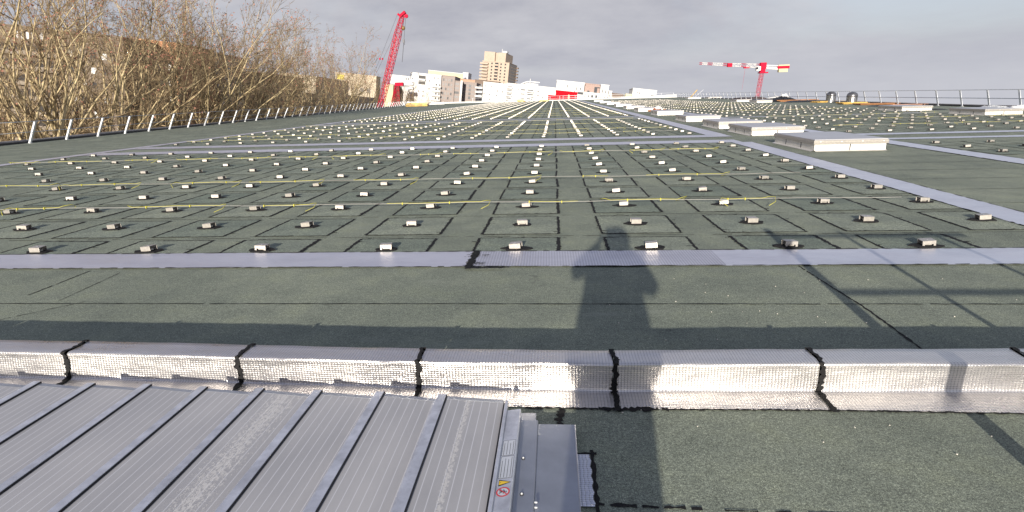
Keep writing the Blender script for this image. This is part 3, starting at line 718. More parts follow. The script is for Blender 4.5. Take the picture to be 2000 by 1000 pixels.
for k in range(n):
    A0, A1 = 2*math.pi*k/n, 2*math.pi*(k+1)/n
    sticker_quad(m, [(cx+rr*.8*math.cos(A0), cy+rr*.8*math.sin(A0)), (cx+rr*math.cos(A0), cy+rr*math.sin(A0)), (cx+rr*math.cos(A1), cy+rr*math.sin(A1)), (cx+rr*.8*math.cos(A1), cy+rr*.8*math.sin(A1))], .0009, 0)
def ln(a, b, wd, mi, dz):
    a = Vector(a)*rr; b = Vector(b)*rr; d = (b-a).normalized(); p_ = Vector((-d.y, d.x))*wd*rr
    sticker_quad(m, [(cx+a.x-p_.x, cy+a.y-p_.y), (cx+b.x-p_.x, cy+b.y-p_.y), (cx+b.x+p_.x, cy+b.y+p_.y), (cx+a.x+p_.x, cy+a.y+p_.y)], dz, mi)
ln((-.1, 0), (.3, 0), .10, 1, .0010); ln((.38, 0), (.55, 0), .10, 1, .0011); ln((-.1, 0), (-.55, .28), .06, 1, .0012); ln((-.1, 0), (-.55, -.28), .06, 1, .0013); ln((.25, 0), (.05, .42), .05, 1, .0014); ln((.25, 0), (.05, -.42), .05, 1, .0015)
ln((-.56, .56), (.56, -.56), .07, 0, .0017)
m.build('prohibition_sign', [M_rd, M_ink, M_lab], sf)

# ------------------------------------------------------------------ boxed roof hatches along the walkway
M_hfoil = foil('hatch_foil', 0.35, base=(0.80, 0.77, 0.72), metal=0.45, rough=(0.4, 0.55))
M_lid = simple('hatch_lid', (0.50, 0.49, 0.50), 0.4, 0.45, 0.08, 1.0)
def hatch(x, y, label, wx=1.66, ly=2.55, hh=0.20, first=None, joints=True, name='roof_hatch', group='low boxed hatches with grey lids on the roof'):
    root = empty(name, (x, y, 0), label=label, cat='roof hatch', group=group)
    k = MB(); t = .02
    def wall(a, b, n=8):
        L_ = (Vector(b)-Vector(a)).length
        for i in range(n):
            p, q = Vector(a).lerp(Vector(b), i/n), Vector(a).lerp(Vector(b), (i+1)/n)
            dd = (Vector(b)-Vector(a)).normalized(); nn = Vector((dd.y, -dd.x))
            o1 = nn*0.05
            k.face([(p.x, p.y, .03), (q.x, q.y, .03), (q.x, q.y, hh), (p.x, p.y, hh)], 0, [(L_*i/n, 0), (L_*(i+1)/n, 0), (L_*(i+1)/n, hh), (L_*i/n, hh)])
            k.face([(p.x+o1.x*1.6, p.y+o1.y*1.6, .006), (q.x+o1.x*1.6, q.y+o1.y*1.6, .006), (q.x, q.y, .03), (p.x, p.y, .03)], 0, [(L_*i/n, 0), (L_*(i+1)/n, 0), (L_*(i+1)/n, .05), (L_*i/n, .05)])
    wall((0, 0), (wx, 0)); wall((wx, 0), (wx, ly)); wall((wx, ly), (0, ly)); wall((0, ly), (0, 0))
    ko = k.build('foil_kerb', M_hfoil, root)
    if joints:
        j = MB(); j.box(wx*.5-.012, wx*.5+.012, -.006, -.002, .03, hh-.01); j.box(-.006, -.002, ly*.3, ly*.3+.025, .03, hh-.01); j.box(-.006, -.002, ly*.68, ly*.68+.025, .03, hh-.01)
        j.build('tar_joint', M_tar, ko)
    f = MB(); f.box(-.035, wx+.035, -.04, ly+.04, hh+.002, hh+.062); f.box(-.035, wx+.035, -.04, 0, hh-.03, hh+.0018); f.box(-.035, 0, .001, ly+.04, hh-.03, hh+.0018)
    f.build('frame', M_alu, root, bevel=.006)
    l = MB(); l.face([(-.015, -.02, hh+.064), (wx+.015, -.02, hh+.064), (wx+.015, ly+.02, hh+.064), (-.015, ly+.02, hh+.064)]) if False else l.box(-.02, wx+.02, -.025, ly+.025, hh+.0625, hh+.088)
    lo_ = l.build('lid', M_lid, root, bevel=.008)
    s_ = MB()
    for q in range(4): s_.box(.1+q*(wx-.2)/3, .13+q*(wx-.2)/3, -.048, -.0405, hh+.02, hh+.045)
    s_.build('latch', M_yel_bolt, lo_)
    return root
hpx = [((1589.7, 296), 'largest nearest boxed hatch with grey lid and split foil front, beside the walkway'), ((1468, 265.6), 'second nearest boxed hatch of the walkway row, half hidden by the largest one'),
       ((1404, 252), 'third boxed hatch of the walkway row, overlapped by the second'), ((1340, 238.3), 'fourth boxed hatch of the walkway row, standing clear of its neighbours'),
       ((1284, 225.8), 'fifth boxed hatch of the walkway row, just in front of the orange clutter'), ((1247, 218.4), 'sixth boxed hatch of the walkway row, left of the orange clutter'),
       ((1224, 213.2), 'seventh boxed hatch of the walkway row, behind the clutter'), ((1204, 208.6), 'eighth boxed hatch of the walkway row'), ((1186, 204.6), 'ninth boxed hatch, small white bar in the distance'), ((1172, 201.4), 'tenth boxed hatch, tiny and far down the row'), ((1161, 198.8), 'last and smallest boxed hatch of the walkway row')]
for (a, b), lab in hpx:
    q = pl(a, b); hatch(q.x, q.y, lab, joints=q.y < 45)
rp_ = [((1761, 217.2), 'hatch by the right railing with foil front below the second ventilator gap'), ((1923, 225), 'hatch at the right image edge beneath the plastic wrapped bundle'),
       ((1478, 200.8), 'hatch right of the far tower crane foot, beside dark tarpaulins'), ((1439, 199.2), 'hatch just left of the tower crane foot'), ((1384, 192.6), 'tiny far hatch, rightmost of the two by the leaning plank'), ((1344, 193.4), 'tiny far hatch left of its twin, under the leaning plank')]
for (a, b), lab in rp_:
    q = pl(a, b); hatch(q.x, q.y, lab, joints=q.y < 45, wx=1.7 if q.y < 100 else 2.4)

# ------------------------------------------------------------------ railings
def railing(name, label, pts, inx, ph=0.98, lean=0.38, rails=(1.0, 0.52), pw=0.055, rr=0.012, kerb=True, pd=None):
    root = empty(name, (pts[0][0], pts[0][1], 0), label=label, cat='guard rail'); O = Vector((pts[0][0], pts[0][1], 0))
    tops = []
    for (x, y) in pts:
        b = Vector((x, y, 0.0)) - O; t = b + Vector((inx[0]*lean*ph, inx[1]*lean*ph, ph)); m = MB()
        ax = Vector((-inx[1], inx[0], 0)); w2 = pw/2; dn = Vector((inx[0], inx[1], 0)); d2 = (pd or pw)/2
        c = [(-1, -1), (1, -1), (1, 1), (-1, 1)]
        lo_ = [b+ax*w2*i+dn*d2*j for i, j in c]; hi = [t+ax*w2*i+dn*d2*j for i, j in c]
        for i in range(4): m.face([lo_[i], lo_[(i+1) % 4], hi[(i+1) % 4], hi[i]])
        m.face(hi); fp_ = b; m.box(fp_.x-.10, fp_.x+.10, fp_.y-.07, fp_.y+.07, .001, .014)
        m.build('post', M_post, root); tops.append((b, t))
    for f_ in rails:
        m = MB(); P = [b.lerp(t, f_) for b, t in tops]; m.tube(P, rr, 6); m.build('rail', M_wire if rr < .02 else M_post, root, True)
    return root
Llen = (LE1-LE0).length; pitch = 2.2
pts = []; y = 22.55
n0 = 0
while y < 139:
    q = edge_at(LE0, LE1, y); pts.append((q.x, q.y)); y += 2.30
railing('guard_rail', 'long guard rail with inward leaning pale posts and thin rails before the bare trees', pts[:50], (1, 0), ph=0.98, lean=0.55, rr=0.017, pw=0.085)
pts = []; y = 20.4
while y < 152:
    q = edge_at(RE0, RE1, y); pts.append((q.x, q.y)); y += 2.62
railing('guard_rail', 'pale two rail guard rail along the right roof edge against open sky', pts[:51], (-1, 0), ph=1.08, lean=0.30, rr=0.026, pw=0.075)
# far end railings
a = edge_at(RE0, RE1, 152.0)
railing('guard_rail', 'thin far railing at the roof end between small white block and right railing', [(a.x-i*3.2, 156.0) for i in range(0, 10)], (0, -1), ph=1.15, lean=0.1, rr=0.03, pw=0.06)
railing('guard_rail', 'thin pale railing at the far roof end before the red shed', [(-22+i*2.6, 156.5) for i in range(0, 13)], (0, -1), ph=1.2, lean=0.1, rr=0.03, pw=0.06)
# edge kerbs
M_kd = simple('dark_membrane', (0.035, 0.035, 0.036), 0.7); M_kw = simple('pale_coping', (0.36, 0.34, 0.34), 0.6, 0.2, 0.3, 1.5)
def kerb(label, e0, e1, y0, y1, sgn, name='edge_coping'):
    A = edge_at(e0, e1, y0); B = edge_at(e0, e1, y1); O = Vector((A.x, A.y, 0)); root = empty(name, O, label=label, cat='roof edge'); d = (B-A)
    for (x0, x1, h, mat, nm) in ((.08*sgn, .30*sgn, .10, M_kd, 'membrane'), (.3002*sgn, .52*sgn, .155, M_kw, 'coping')):
        m = MB(); s_ = [min(x0, x1), max(x0, x1)]; n = 40
        rn = random.Random(int(y0*7+h*1000)); pr = None
        for i in range(n+1):
            t = i/n; hh = h*rn.uniform(.86, 1.1); c = [(d.x*t+s_[0], d.y*t, 0), (d.x*t+s_[0]+.01, d.y*t, hh), (d.x*t+s_[1], d.y*t, hh), (d.x*t+s_[1], d.y*t, -.3)]
            if pr:
                for k in range(3): m.face([pr[k], c[k], c[k+1], pr[k+1]][::-1])
            pr = c
        m.build(nm, mat, root)
kerb('dark membrane kerb with pale coping under the left guard rail', LE0, LE1, 10, 141, -1)
kerb('dark kerb with coping under the right guard rail', RE0, RE1, 10, 152, 1)
# white far parapet
M_white = simple('white_render', (0.60, 0.59, 0.57), 0.85, 0, 0.05, 0.4)
def far_wall(label, a, b, Y, th=0.3, name='end_parapet', mat=None):
    A = atY(a[0], a[1], Y); B = atY(b[0], b[1], Y); root = MB(); n = 6
    for i in range(n):
        p = A.lerp(B, i/n)-A; q = A.lerp(B, (i+1)/n)-A; gap = .02
        root.box(p.x, q.x-gap, 0, th, -A.z, max(p.z, q.z))
    o = root.build(name, mat or M_white); o.location = A; tag(o, label, 'parapet'); return o
far_wall('white parapet block closing the far left roof end behind the yellow pallets', (795, 198.5), (868, 199.5), 139.5)
far_wall('long white parapet along the far roof end beneath the buildings', (868, 199.6), (1190, 192.6), 157.2)
far_wall('white far parapet right of the red shed under the small white block', (1191, 191), (1322, 184.6), 157.0)

# ------------------------------------------------------------------ things lying on the roof
M_wood = simple('yellow_timber', (0.62, 0.40, 0.10), 0.7, 0, 0.3, 4); M_or = simple('orange_board', (0.33, 0.15, 0.06), 0.7, 0, 0.3, 3)
M_black = simple('black_sheet', (0.012, 0.012, 0.013), 0.45, 0, 0.3, 5)
def stack(name, label, cat, px, py, w_, d_, h_, mat, n=3, seed=0, tarp=None):
    q = pl(px, py); root = empty(name, (q.x, q.y, 0), label=label, cat=cat); rn = random.Random(seed)
    for i in range(n):
        m = MB(); T = Matrix.Translation((rn.uniform(-.1, .1)*w_, rn.uniform(-.05, .05)*d_, 0)) @ Matrix.Rotation(R(rn.uniform(-8, 8)), 4, 'Z')
        k = 5
        for b in range(k): m.box(-w_/2, w_/2, -d_/2+d_*b/k, -d_/2+d_*(b+.75)/k, h_*i/n+.02, h_*(i+.8)/n, 0, T)
        m.build('board', mat, root)
    return root
stack('pallet_stack', 'stack of yellow timber boards at the far left end of the roof', 'boards', 818, 207.6, 4.4, 2.2, .75, M_wood, 3, 1)
stack('pallet_stack', 'small ochre timber bundle in front of the white block with round roof kit', 'boards', 1017, 198.6, 2.0, 1.5, .6, M_wood, 2, 2)
stack('pallet_stack', 'bright yellow boards at the roof end just left of the red shed', 'boards', 1063, 197.6, 2.4, 1.5, .35, simple('bright_yellow', (.75, .62, .08), .7), 2, 3)
stack('pallet_stack', 'orange boards lying between the two ventilators and the right hatch', 'boards', 1722, 204.2, 3.6, 1.4, .14, M_or, 2, 4)
stack('pallet_stack', 'yellow timber under the left domed ventilator', 'boards', 1612, 200.0, 2.6, 1.6, .16, M_wood, 2, 5)
stack('pallet_stack', 'yellow timber in front of the right domed ventilator', 'boards', 1664, 203.2, 2.2, 1.2, .18, M_wood, 2, 6)
stack('pallet_stack', 'orange timber strewn right of the dark tarpaulins by the railing', 'boards', 1560, 197.8, 4.6, 1.6, .22, M_or, 2, 7)
stack('pallet_stack', 'pinkish boards by the railing left of the right hatches', 'boards', 1775, 206.0, 3.0, 1.0, .12, simple('pink_board', (.42, .24, .17), .8), 2, 8)
def heap(name, label, cat, px, py, w_, d_, h_, mat, seed=0, lumps=7, bumpy=.35):
    q = pl(px, py); rn = random.Random(seed); m = MB(); nx, ny = 22, 10
    ph = [(rn.uniform(-1, 1), rn.uniform(-1, 1), rn.uniform(.25, .6)) for _ in range(lumps)]
    def zf(u, v):
        e = max(0, 1-abs(u)**3)*max(0, 1-abs(v)**3); s_ = sum(math.exp(-((u-a)**2+(v-b)**2)/(c*c*.5)) for a, b, c in ph)/2.2
        return h_*e**.5*(.45+bumpy*min(1.6, s_)+.06*math.sin(u*19+v*7))+.008
    g_ = [[(u*w_/2, v*d_/2, zf(u, v)) for u in [(-1+2*i/nx) for i in range(nx+1)]] for v in [(-1+2*j/ny) for j in range(ny+1)]]
    for j in range(ny):
        for i in range(nx): m.face([g_[j][i], g_[j][i+1], g_[j+1][i+1], g_[j+1][i]])
    o = m.build(name, mat); o.location = (q.x, q.y, 0); tag(o, label, cat); return o
heap('tarpaulin', 'dark tarpaulin heap against the railing just left of the crane foot', 'tarpaulin', 1464, 193.6, 5, 3, .55, simple('brown_sheet', (.06, .04, .035), .7), 1)
heap('tarpaulin', 'black tarpaulin heap with pale crest right of the crane foot', 'tarpaulin', 1524, 198.4, 3.4, 3, .85, M_black, 2)
heap('tarpaulin', 'flat black sheeting along the railing left of the ventilators', 'tarpaulin', 1580, 199.0, 5.0, 2.0, .30, M_black, 3)
heap('tarpaulin', 'flat black sheeting between right ventilator and the foil fronted hatch', 'tarpaulin', 1735, 207.2, 2.6, 1.2, .16, M_black, 4)
heap('tarpaulin', 'flat black sheeting just left of the hatch at the right image edge', 'tarpaulin', 1822, 214.4, 1.5, .6, .10, M_black, 5)
heap('membrane_scrap', 'crumpled white sheeting on the black heap by the crane foot', 'sheeting', 1519, 196.6, 3.2, 1.2, 1.0, M_white, 6)
# clear plastic bundle
mp_ = Mat('clear_plastic_wrap', (0.55, 0.56, 0.58), 0.22, 0.0, 0.7); nn = mp_.noise(9, 6, .7, aniso=(.5, 2, 2)); mp_.color(mp_.ramp(nn, [(.35, (.16, .17, .18)), (.6, (.55, .56, .58)), (.75, (.85, .86, .88))])); mp_.bump(nn, .8, .05)
hp = pl(1940, 212.0); b = heap('wrapped_bundle', 'dark bundle wrapped in clear plastic beyond the hatch at right image edge', 'bundle', 1940, 213.5, 1.45, .8, .40, mp_.m, 8)
b = heap('wrapped_bundle', 'whitish crumpled plastic bundle at the right image edge', 'bundle', 1987, 213.5, 1.1, .8, .36, simple('white_plastic', (.62, .62, .63), .35), 9, 9)
# orange and white clutter among the walkway hatches
def clutter():
    q = pl(1281, 217.5); root = empty('tool_pile', (q.x, q.y, 0), label='orange and white clutter lying between fifth and sixth walkway hatch', cat='tools'); rn = random.Random(4)
    for i in range(6):
        m = MB(); T = Matrix.Translation((rn.uniform(-.7, .7), rn.uniform(-.4, .4), .02)) @ Matrix.Rotation(rn.uniform(0, 3), 4, 'Z') @ Matrix.Rotation(rn.uniform(-.4, .4), 4, 'X')
        m.box(-.28, .28, -.12, .12, 0, rn.uniform(.08, .26), 0, T); m.build('tool_case', M_or if i % 2 else simple('rust_case', (.25, .08, .04), .7), root, bevel=.02)
    m = MB(); n = 14; m.tube([(math.cos(math.pi*i/n)*.36+.15, 0, math.sin(math.pi*i/n)*.30+.03) for i in range(n+1)], .07, 8); m.build('white_hose', M_white, root, True)
clutter()
# domed ventilators
M_chrome = simple('polished_steel', (0.62, 0.62, 0.63), 0.22, 0.95, 0.25, 6); M_dome = simple('dark_dome', (0.16, 0.16, 0.17), 0.35, 0.7, 0.2, 5)
def ventilator(px, py, label, s_=1.0):
    q = pl(px, py); root = empty('ventilator', (q.x, q.y, 0), label=label, cat='roof vent', group='domed metal ventilators by the right railing')
    m = MB(); m.lathe([(.46, .0), (.46, .15), (.40, .16), (.40, .62), (.43, .63)], 12); m.build('steel_drum', M_chrome, root)
    m = MB(); m.lathe([(.45, .6302), (.47, .66), (.45, .80), (.38, .93), (.26, 1.02), (.12, 1.06), (0.001, 1.075)], 20); m.build('dome', M_dome, root, True)
    for k in range(12):
        an = 2*math.pi*k/12; m = MB(); m.tube([(math.cos(an)*.425, math.sin(an)*.425, .165), (math.cos(an)*.435, math.sin(an)*.435, .60)], .018, 5); m.build('fin', M_kd, root)
    root.scale = (s_, s_, s_); return root
ventilator(1622, 200.0, 'left domed steel ventilator before the right railing', 1.0)
ventilator(1662.5, 203.0, 'right domed steel ventilator before the right railing', .98)
q = pl(1348, 191.5); m = MB(); t_ = atY(1362, 175.2, q.y); m.tube([(0, 0, 0.02), (t_.x-q.x, 0, t_.z)], .09, 4); o = m.build('leaning_plank', M_wood); o.location = q; tag(o, 'yellow plank leaning against the far right railing above two tiny hatches', 'plank')
m = MB(); m.tube([(0, 0, 0.02), (t_.x-q.x+.5, 0, t_.z-.05)], .05, 4); o = m.build('leaning_pole', M_post); o.location = q+Vector((.9, .3, 0)); tag(o, 'grey pole leaning beside the yellow plank at the far right railing', 'pole')
# pebbles and crumbs of the near roof
m = MB(); rn = random.Random(12); M_crumb = simple('pale_crumb', (.62, .58, .5), .8)
for i in range(70):
    x, y = rn.uniform(.3, 3.4), rn.uniform(1.6, 4.8); s_ = rn.uniform(.002, .0055)
    m.lathe([(0.0001, 0), (s_, s_*.2), (s_*.8, s_*.9), (0.0001, s_*1.1)], 5, (x, y, .002))
o = m.build('roof_crumbs', M_crumb); tag(o, 'scattered pale crumbs and pebbles on the near felt', 'crumbs', kind='stuff')

# ------------------------------------------------------------------ distant buildings
M_win = Mat('window_glass', (0.035, 0.038, 0.045), 0.15, 0, 0.7).m
M_win_s = simple('window_shade', (0.17, 0.16, 0.16), 0.5)
M_shadow_rec = simple('recess_shade', (0.08, 0.075, 0.07), 0.8)  # dark colour stands in for the shade inside loggias
M_cream = simple('cream_render', (0.54, 0.48, 0.30), 0.85, 0, .05, .3); M_beige = simple('beige_brick', (0.42, 0.335, 0.265), 0.85, 0, .06, .4)
M_taupe = simple('taupe_cladding', (0.27, 0.225, 0.205), 0.85, 0, .05, .4); M_brown = simple('brown_brick', (0.17, 0.125, 0.10), 0.85, 0, .1, .4)
M_pinkb = simple('salmon_render', (0.42, 0.26, 0.18), 0.85, 0, .05, .4); M_orb = simple('orange_brick', (0.42, 0.21, 0.11), 0.85, 0, .15, .5)
M_red = simple('red_sheet', (0.40, 0.003, 0.012), 0.7, 0, .12, .5, spec=.08); M_stone = simple('pale_stone', (0.46, 0.39, 0.29), 0.85, 0, .08, .4)
def solve_w(P, xd, px):
    lo_, hi = 0, 400
    for _ in range(50):
        md = (lo_+hi)/2
        if proj(P+xd*md)[0] < px: lo_ = md
        else: hi = md
    return lo_
def building(name, label, tl, pxr, Y, depth, mat, yaw=0, bottom=205, side=None, cat='building', roofmat=None):
    """tl: photo pixel of the top left corner of the front, pxr: pixel of its right end. Returns dict for adding parts in facade units."""
    P = atY(tl[0], tl[1], Y); rot = GR @ Matrix.Rotation(R(yaw), 3, 'Z'); xd = rot @ Vector((1, 0, 0)); W = solve_w(P, xd, pxr)
    vb = atY(tl[0], bottom, Y); Hv = (P-vb).dot(UPG); base = P - UPG*(P.dot(UPG)+13.0); Ht = (P-base).dot(UPG)
    root = empty(name, base, rot.to_euler(), label=label, cat=cat)
    m = MB(); m.box(0, W, 0, depth, 0, Ht); m.build('wall', mat, root)
    m = MB(); m.box(-.15, W+.15, -.15, depth+.15, Ht+.005, Ht+.28); m.build('roof', roofmat or mat, root)
    return dict(root=root, W=W, Ht=Ht, Hv=Hv, D=depth, mat=mat)
def window(B, u, v, w_, h_, mat=None, frame=False):                  # u across 0..1, v down 0..1 of the visible height
    m = MB(); x = B['W']*u; z = B['Ht']-B['Hv']*v; w2 = B['W']*w_/2; h2 = B['Hv']*h_/2
    m.box(x-w2, x+w2, -.03, .05, z-h2, z+h2); return m.build('window', mat or M_win, B['root'])
def swindow(B, u, v, w_, h_, mat=None):
    m = MB(); y = B['D']*u; z = B['Ht']-B['Hv']*v; w2 = B['D']*w_/2; h2 = B['Hv']*h_/2
    m.box(B['W']-.05, B['W']+.03, y-w2, y+w2, z-h2, z+h2); return m.build('window', mat or M_win, B['root'])
def balcony(B, u0, u1, v, out=1.3, par=.045, mat=None):
    m = MB(); x0, x1 = B['W']*u0, B['W']*u1; z = B['Ht']-B['Hv']*v
    m.box(x0, x1, -out, -.031, z-.2, z); m.box(x0, x1, -out, -out+.12, z+.002, z+B['Hv']*par); m.box(x0, x0+.12, -out+.121, -.031, z+.002, z+B['Hv']*par); m.box(x1-.12, x1, -out+.121, -.031, z+.002, z+B['Hv']*par)
    return m.build('balcony', mat or B['mat'], B['root'])
def recess_shade(B, u0, u1, v0, v1, mat=None):  # flat panel on the facade, its dark colour imitates a shaded opening
    m = MB(); m.box(B['W']*u0, B['W']*u1, -.012, .05, B['Ht']-B['Hv']*v1, B['Ht']-B['Hv']*v0); return m.build('loggia_shade', mat or M_shadow_rec, B['root'])

# white block with left balconies (in front of the cream one)
B = building('apartment_building', 'white apartment block with balcony stacks, joined to a taupe windowed wing', (802, 142), 862, 255, 16, M_white, yaw=0, bottom=197)
for v in (.36, .52, .68, .84):
    window(B, .1, v, .09, .08, M_win_s); balcony(B, -.02, .13, v+.05)
    window(B, .86, v-.02, .06, .08); window(B, .96, v-.02, .05, .08); balcony(B, .72, 1.02, v+.05)
for u, v in ((.08, .2), (.30, .33), (.30, .62), (.44, .62), (.44, .78), (.63, .22), (.63, .5), (.78, .1), (.9, .1)): window(B, u, v, .035, .055)
recess_shade(B, .27, .5, .06, .22); window(B, .33, .17, .03, .07); window(B, .42, .17, .03, .07); balcony(B, .27, .5, .22)
recess_shade(B, .27, .5, .27, .37)
Bt = building('apartment_building', 'taupe wing with four rows of upright windows right of the white block', (862.5, 147.5), 889, 256, 14, M_taupe, bottom=197)
for r_ in range(5):
    for c_ in range(4): window(Bt, .17+c_*.2, .15+r_*.18, .11, .1, M_win_s if (r_+c_) % 3 else M_win)
Bt = building('apartment_building', 'lower taupe wing with dark glazed balconies and a white edge strip', (888.2, 158.4), 900.5, 256.6, 12, M_taupe, bottom=197)
for r_ in range(4): window(Bt, .4, .13+r_*.22, .75, .12, M_win_s if r_ != 2 else M_win)
m = MB(); m.box(Bt['W']*.98, Bt['W']*1.28, -.6, -.04, 0, Bt['Ht']+.5); m.build('white_fin', M_white, Bt['root'])
Bt = building('apartment_building', 'second taupe block of paired windows between white fin and brown house', (903.5, 160), 931, 262, 14, M_taupe, bottom=197)
for r_ in range(4):
    for u in (.12, .26, .38, .74, .88): window(Bt, u, .17+r_*.21, .07, .12, M_win_s)
    window(Bt, .55, .17+r_*.21, .16, .15, M_win)
Bt = building('office_building', 'long cream block with flat overhanging roof behind the white apartments', (837, 137.5), 904, 330, 20, M_cream, bottom=197, roofmat=M_white)
for u in (.25, .32, .6, .63, .8, .84, .9): window(Bt, u, .21, .03, .04)
Bt = building('office_building', 'small grey penthouse under the overhanging end of the cream block', (904.5, 142), 915, 329, 12, simple('grey_panel', (.42, .42, .46), .8), bottom=197, roofmat=M_white)
Bt = building('apartment_building', 'salmon pink low block between cream block and brown house', (889, 153.5), 929, 300, 20, M_pinkb, bottom=197)
Bt = building('apartment_building', 'dark brown brick house wedged behind the right white block', (928, 156), 975, 285, 22, M_brown, bottom=197)
for r_ in range(4):
    for u in (.12, .27): window(Bt, u, .2+r_*.2, .05, .09)
# tower
TW = building('tower_block', 'tall beige tower block with balconies, tallest building on the skyline', (942.5, 119), 995, 360, 17, M_beige, yaw=-12, bottom=165)
m = MB(); W, Ht, D = TW['W'], TW['Ht'], TW['D']; up_h = TW['Hv']*.42
m.box(W*.04, W*.44, .4, D*.8, Ht+.3, Ht+up_h); m.box(W*.4402, W*.56, 2.2, D*.8, Ht+.3, Ht+up_h*.97); m.box(W*.5602, W*.84, .4, D*.9, Ht+.3, Ht+up_h*.98); m.build('upper_storeys', M_beige, TW['root'])
m = MB(); m.box(W*.7, W*.86, 1, 4, Ht+up_h+.01, Ht+up_h+1); m.tube([(W*.66, 2, Ht+up_h), (W*.66, 2, Ht+up_h+2.2)], .15, 5); m.build('roof_plant', M_white, TW['root'])
for r_ in range(9):
    v = .07+r_*.135
    for u in (.36, .70, .86): window(TW, u, v, .05, .065)
    recess_shade(TW, .475, .60, v-.045, v+.03, M_win); balcony(TW, .465, .61, v+.07, .6, .05, M_beige)
    recess_shade(TW, .03, .2, v-.03, v+.03, M_win); balcony(TW, -.05, .24, v+.05, 1.6, .06)
    for u in (.15, .34, .48, .62, .76, .9): swindow(TW, u, v, .075, .075)
    balcony_m = MB(); z = TW['Ht']-TW['Hv']*(v+.06); balcony_m.box(W+.04, W+1.2, D*.93, D*1.02, z, z+.9); balcony_m.build('balcony', M_brown, TW['root'])
# long white block in front of tower
B = building('apartment_building', 'long white apartment block below the tower with sparse small windows', (944.5, 160.5), 991, 240, 14, M_white, bottom=198)
for u, v in ((.1, .18), (.34, .18), (.62, .38), (.82, .40), (.06, .58), (.3, .6), (.6, .62), (.3, .86), (.85, .88)): window(B, u, v, .045, .09, M_win if v > .3 else M_win_s)
for r_ in range(3): recess_shade(B, -.18, -.02, .2+r_*.22, .3+r_*.22, M_win); balcony(B, -.3, -.01, .34+r_*.22, 1.5, .07)
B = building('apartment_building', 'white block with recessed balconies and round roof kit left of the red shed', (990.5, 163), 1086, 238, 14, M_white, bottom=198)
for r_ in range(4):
    recess_shade(B, .01, .11, .12+r_*.22, .22+r_*.22, M_win if r_ else M_win_s); balcony(B, 0, .115, .25+r_*.22, 1.2, .06)
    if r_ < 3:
        recess_shade(B, .29, .38, .22+r_*.24, .30+r_*.24, M_win if r_ == 0 else M_win_s); recess_shade(B, .43, .55, .21+r_*.24, .33+r_*.24, M_win); balcony(B, .42, .56, .34+r_*.24, 1.2, .05)
        window(B, .65, .26+r_*.25, .045, .09, M_win_s); 
for u, v in ((.25, .25), (.75, .6), (.75, .85)): window(B, u, v, .02, .09)
m = MB(); W, Ht = B['W'], B['Ht']
m.tube([(W*.26+i*W*.03, 5, Ht+.4+1.5*math.sin(min(1, i/6)*1.5)) for i in range(14)], .22, 5); m.box(W*.3, W*.62, 6, 9, Ht+.3, Ht+1.3); m.tube([(W*.45, 5, Ht), (W*.45, 5, Ht+3)], .15, 5); m.build('roof_plant', M_white, B['root'])
# red shed
RS = building('red_shed', 'bright red corrugated shed at the far roof end, tallest red volume', (1086, 177.5), 1128, 200, 10, M_red, bottom=198, cat='shed')
m = MB()
for i in range(24): m.box(RS['W']*(i+.2)/24, RS['W']*(i+.6)/24, -.12, -.001, 0, RS['Ht']-.2)
m.build('cladding_rib', M_red, RS['root']); m = MB(); m.box(RS['W']*.58, RS['W']*.64, -.4, -.13, RS['Ht']-2.2, RS['Ht']-.8); m.build('yellow_sign', M_cream, RS['root'])
RS = building('red_container', 'low red container left of the corrugated red shed', (1071, 186.5), 1086, 199, 5, M_red, bottom=198, cat='container')
m = MB(); m.box(0, RS['W'], -.12, -.001, RS['Ht']-1.9, RS['Ht']-1.4); m.build('white_band', M_white, RS['root'])
# modern white building right of centre
B = building('apartment_building', 'modern white block with slit windows standing above the red shed', (1088, 157.5), 1142, 225, 14, M_white, bottom=198)
for u, v in ((.39, .22), (.74, .28), (.87, .28)): window(B, u, v, .03, .14)
window(B, .68, .45, .03, .13)
recess_shade(B, .80, .99, .43, .55, M_win)
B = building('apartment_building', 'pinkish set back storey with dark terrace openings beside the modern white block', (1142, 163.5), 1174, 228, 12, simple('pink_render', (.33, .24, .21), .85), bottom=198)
recess_shade(B, .62, 1.0, .12, .18, M_win); recess_shade(B, .62, .8, .18, .46, M_win); window(B, .28, .42, .14, .1); recess_shade(B, 0, 1, .46, .52, M_win_s)
B = building('apartment_building', 'low white storey with a row of narrow windows below the pink terrace', (1130, 179.5), 1174, 226, 11, M_white, bottom=198)
for u in (.04, .14, .3, .46): 
    window(B, u, .3, .035, .3)
for u in (.62, .8, .95): window(B, u, .32, .09, .32)
B = building('apartment_building', 'right end white wing of the modern block with two slit windows', (1174, 166), 1189.5, 224, 12, M_white, bottom=198)
for u, v in ((.3, .35), (.7, .38), (.2, .8), (.6, .8)): window(B, u, v, .1, .22)
B = building('apartment_building', 'narrow lower white annex at the right end of the modern block', (1189.5, 178.5), 1195, 223, 10, M_white, bottom=198)
window(B, .4, .4, .2, .4)
B = building('apartment_building', 'small lone white block on the horizon left of the right railing', (1236.5, 172.8), 1283, 290, 14, M_white, bottom=193)
for u, v, w_ in ((.2, .35, .03), (.3, .38, .05), (.2, .7, .08), (.4, .72, .08), (.85, .48, .16), (.82, .8, .1), (.7, .8, .05)): window(B, u, v, w_, .12)
m = MB(); m.box(-B['W']*.26, -.1, 1, 12, 0, B['Ht']-B['Hv']*.55); m.build('annex', M_cream, B['root'])
B = building('brown_hall', 'low brown striped hall on the horizon left of the small white block', (1193, 182.2), 1240, 320, 20, M_brown, bottom=195, cat='hall')
m = MB(); m.box(0, B['W'], -.2, -.01, B['Ht']-3.2, B['Ht']-1.9); m.build('pale_band', M_pinkb, B['root'])
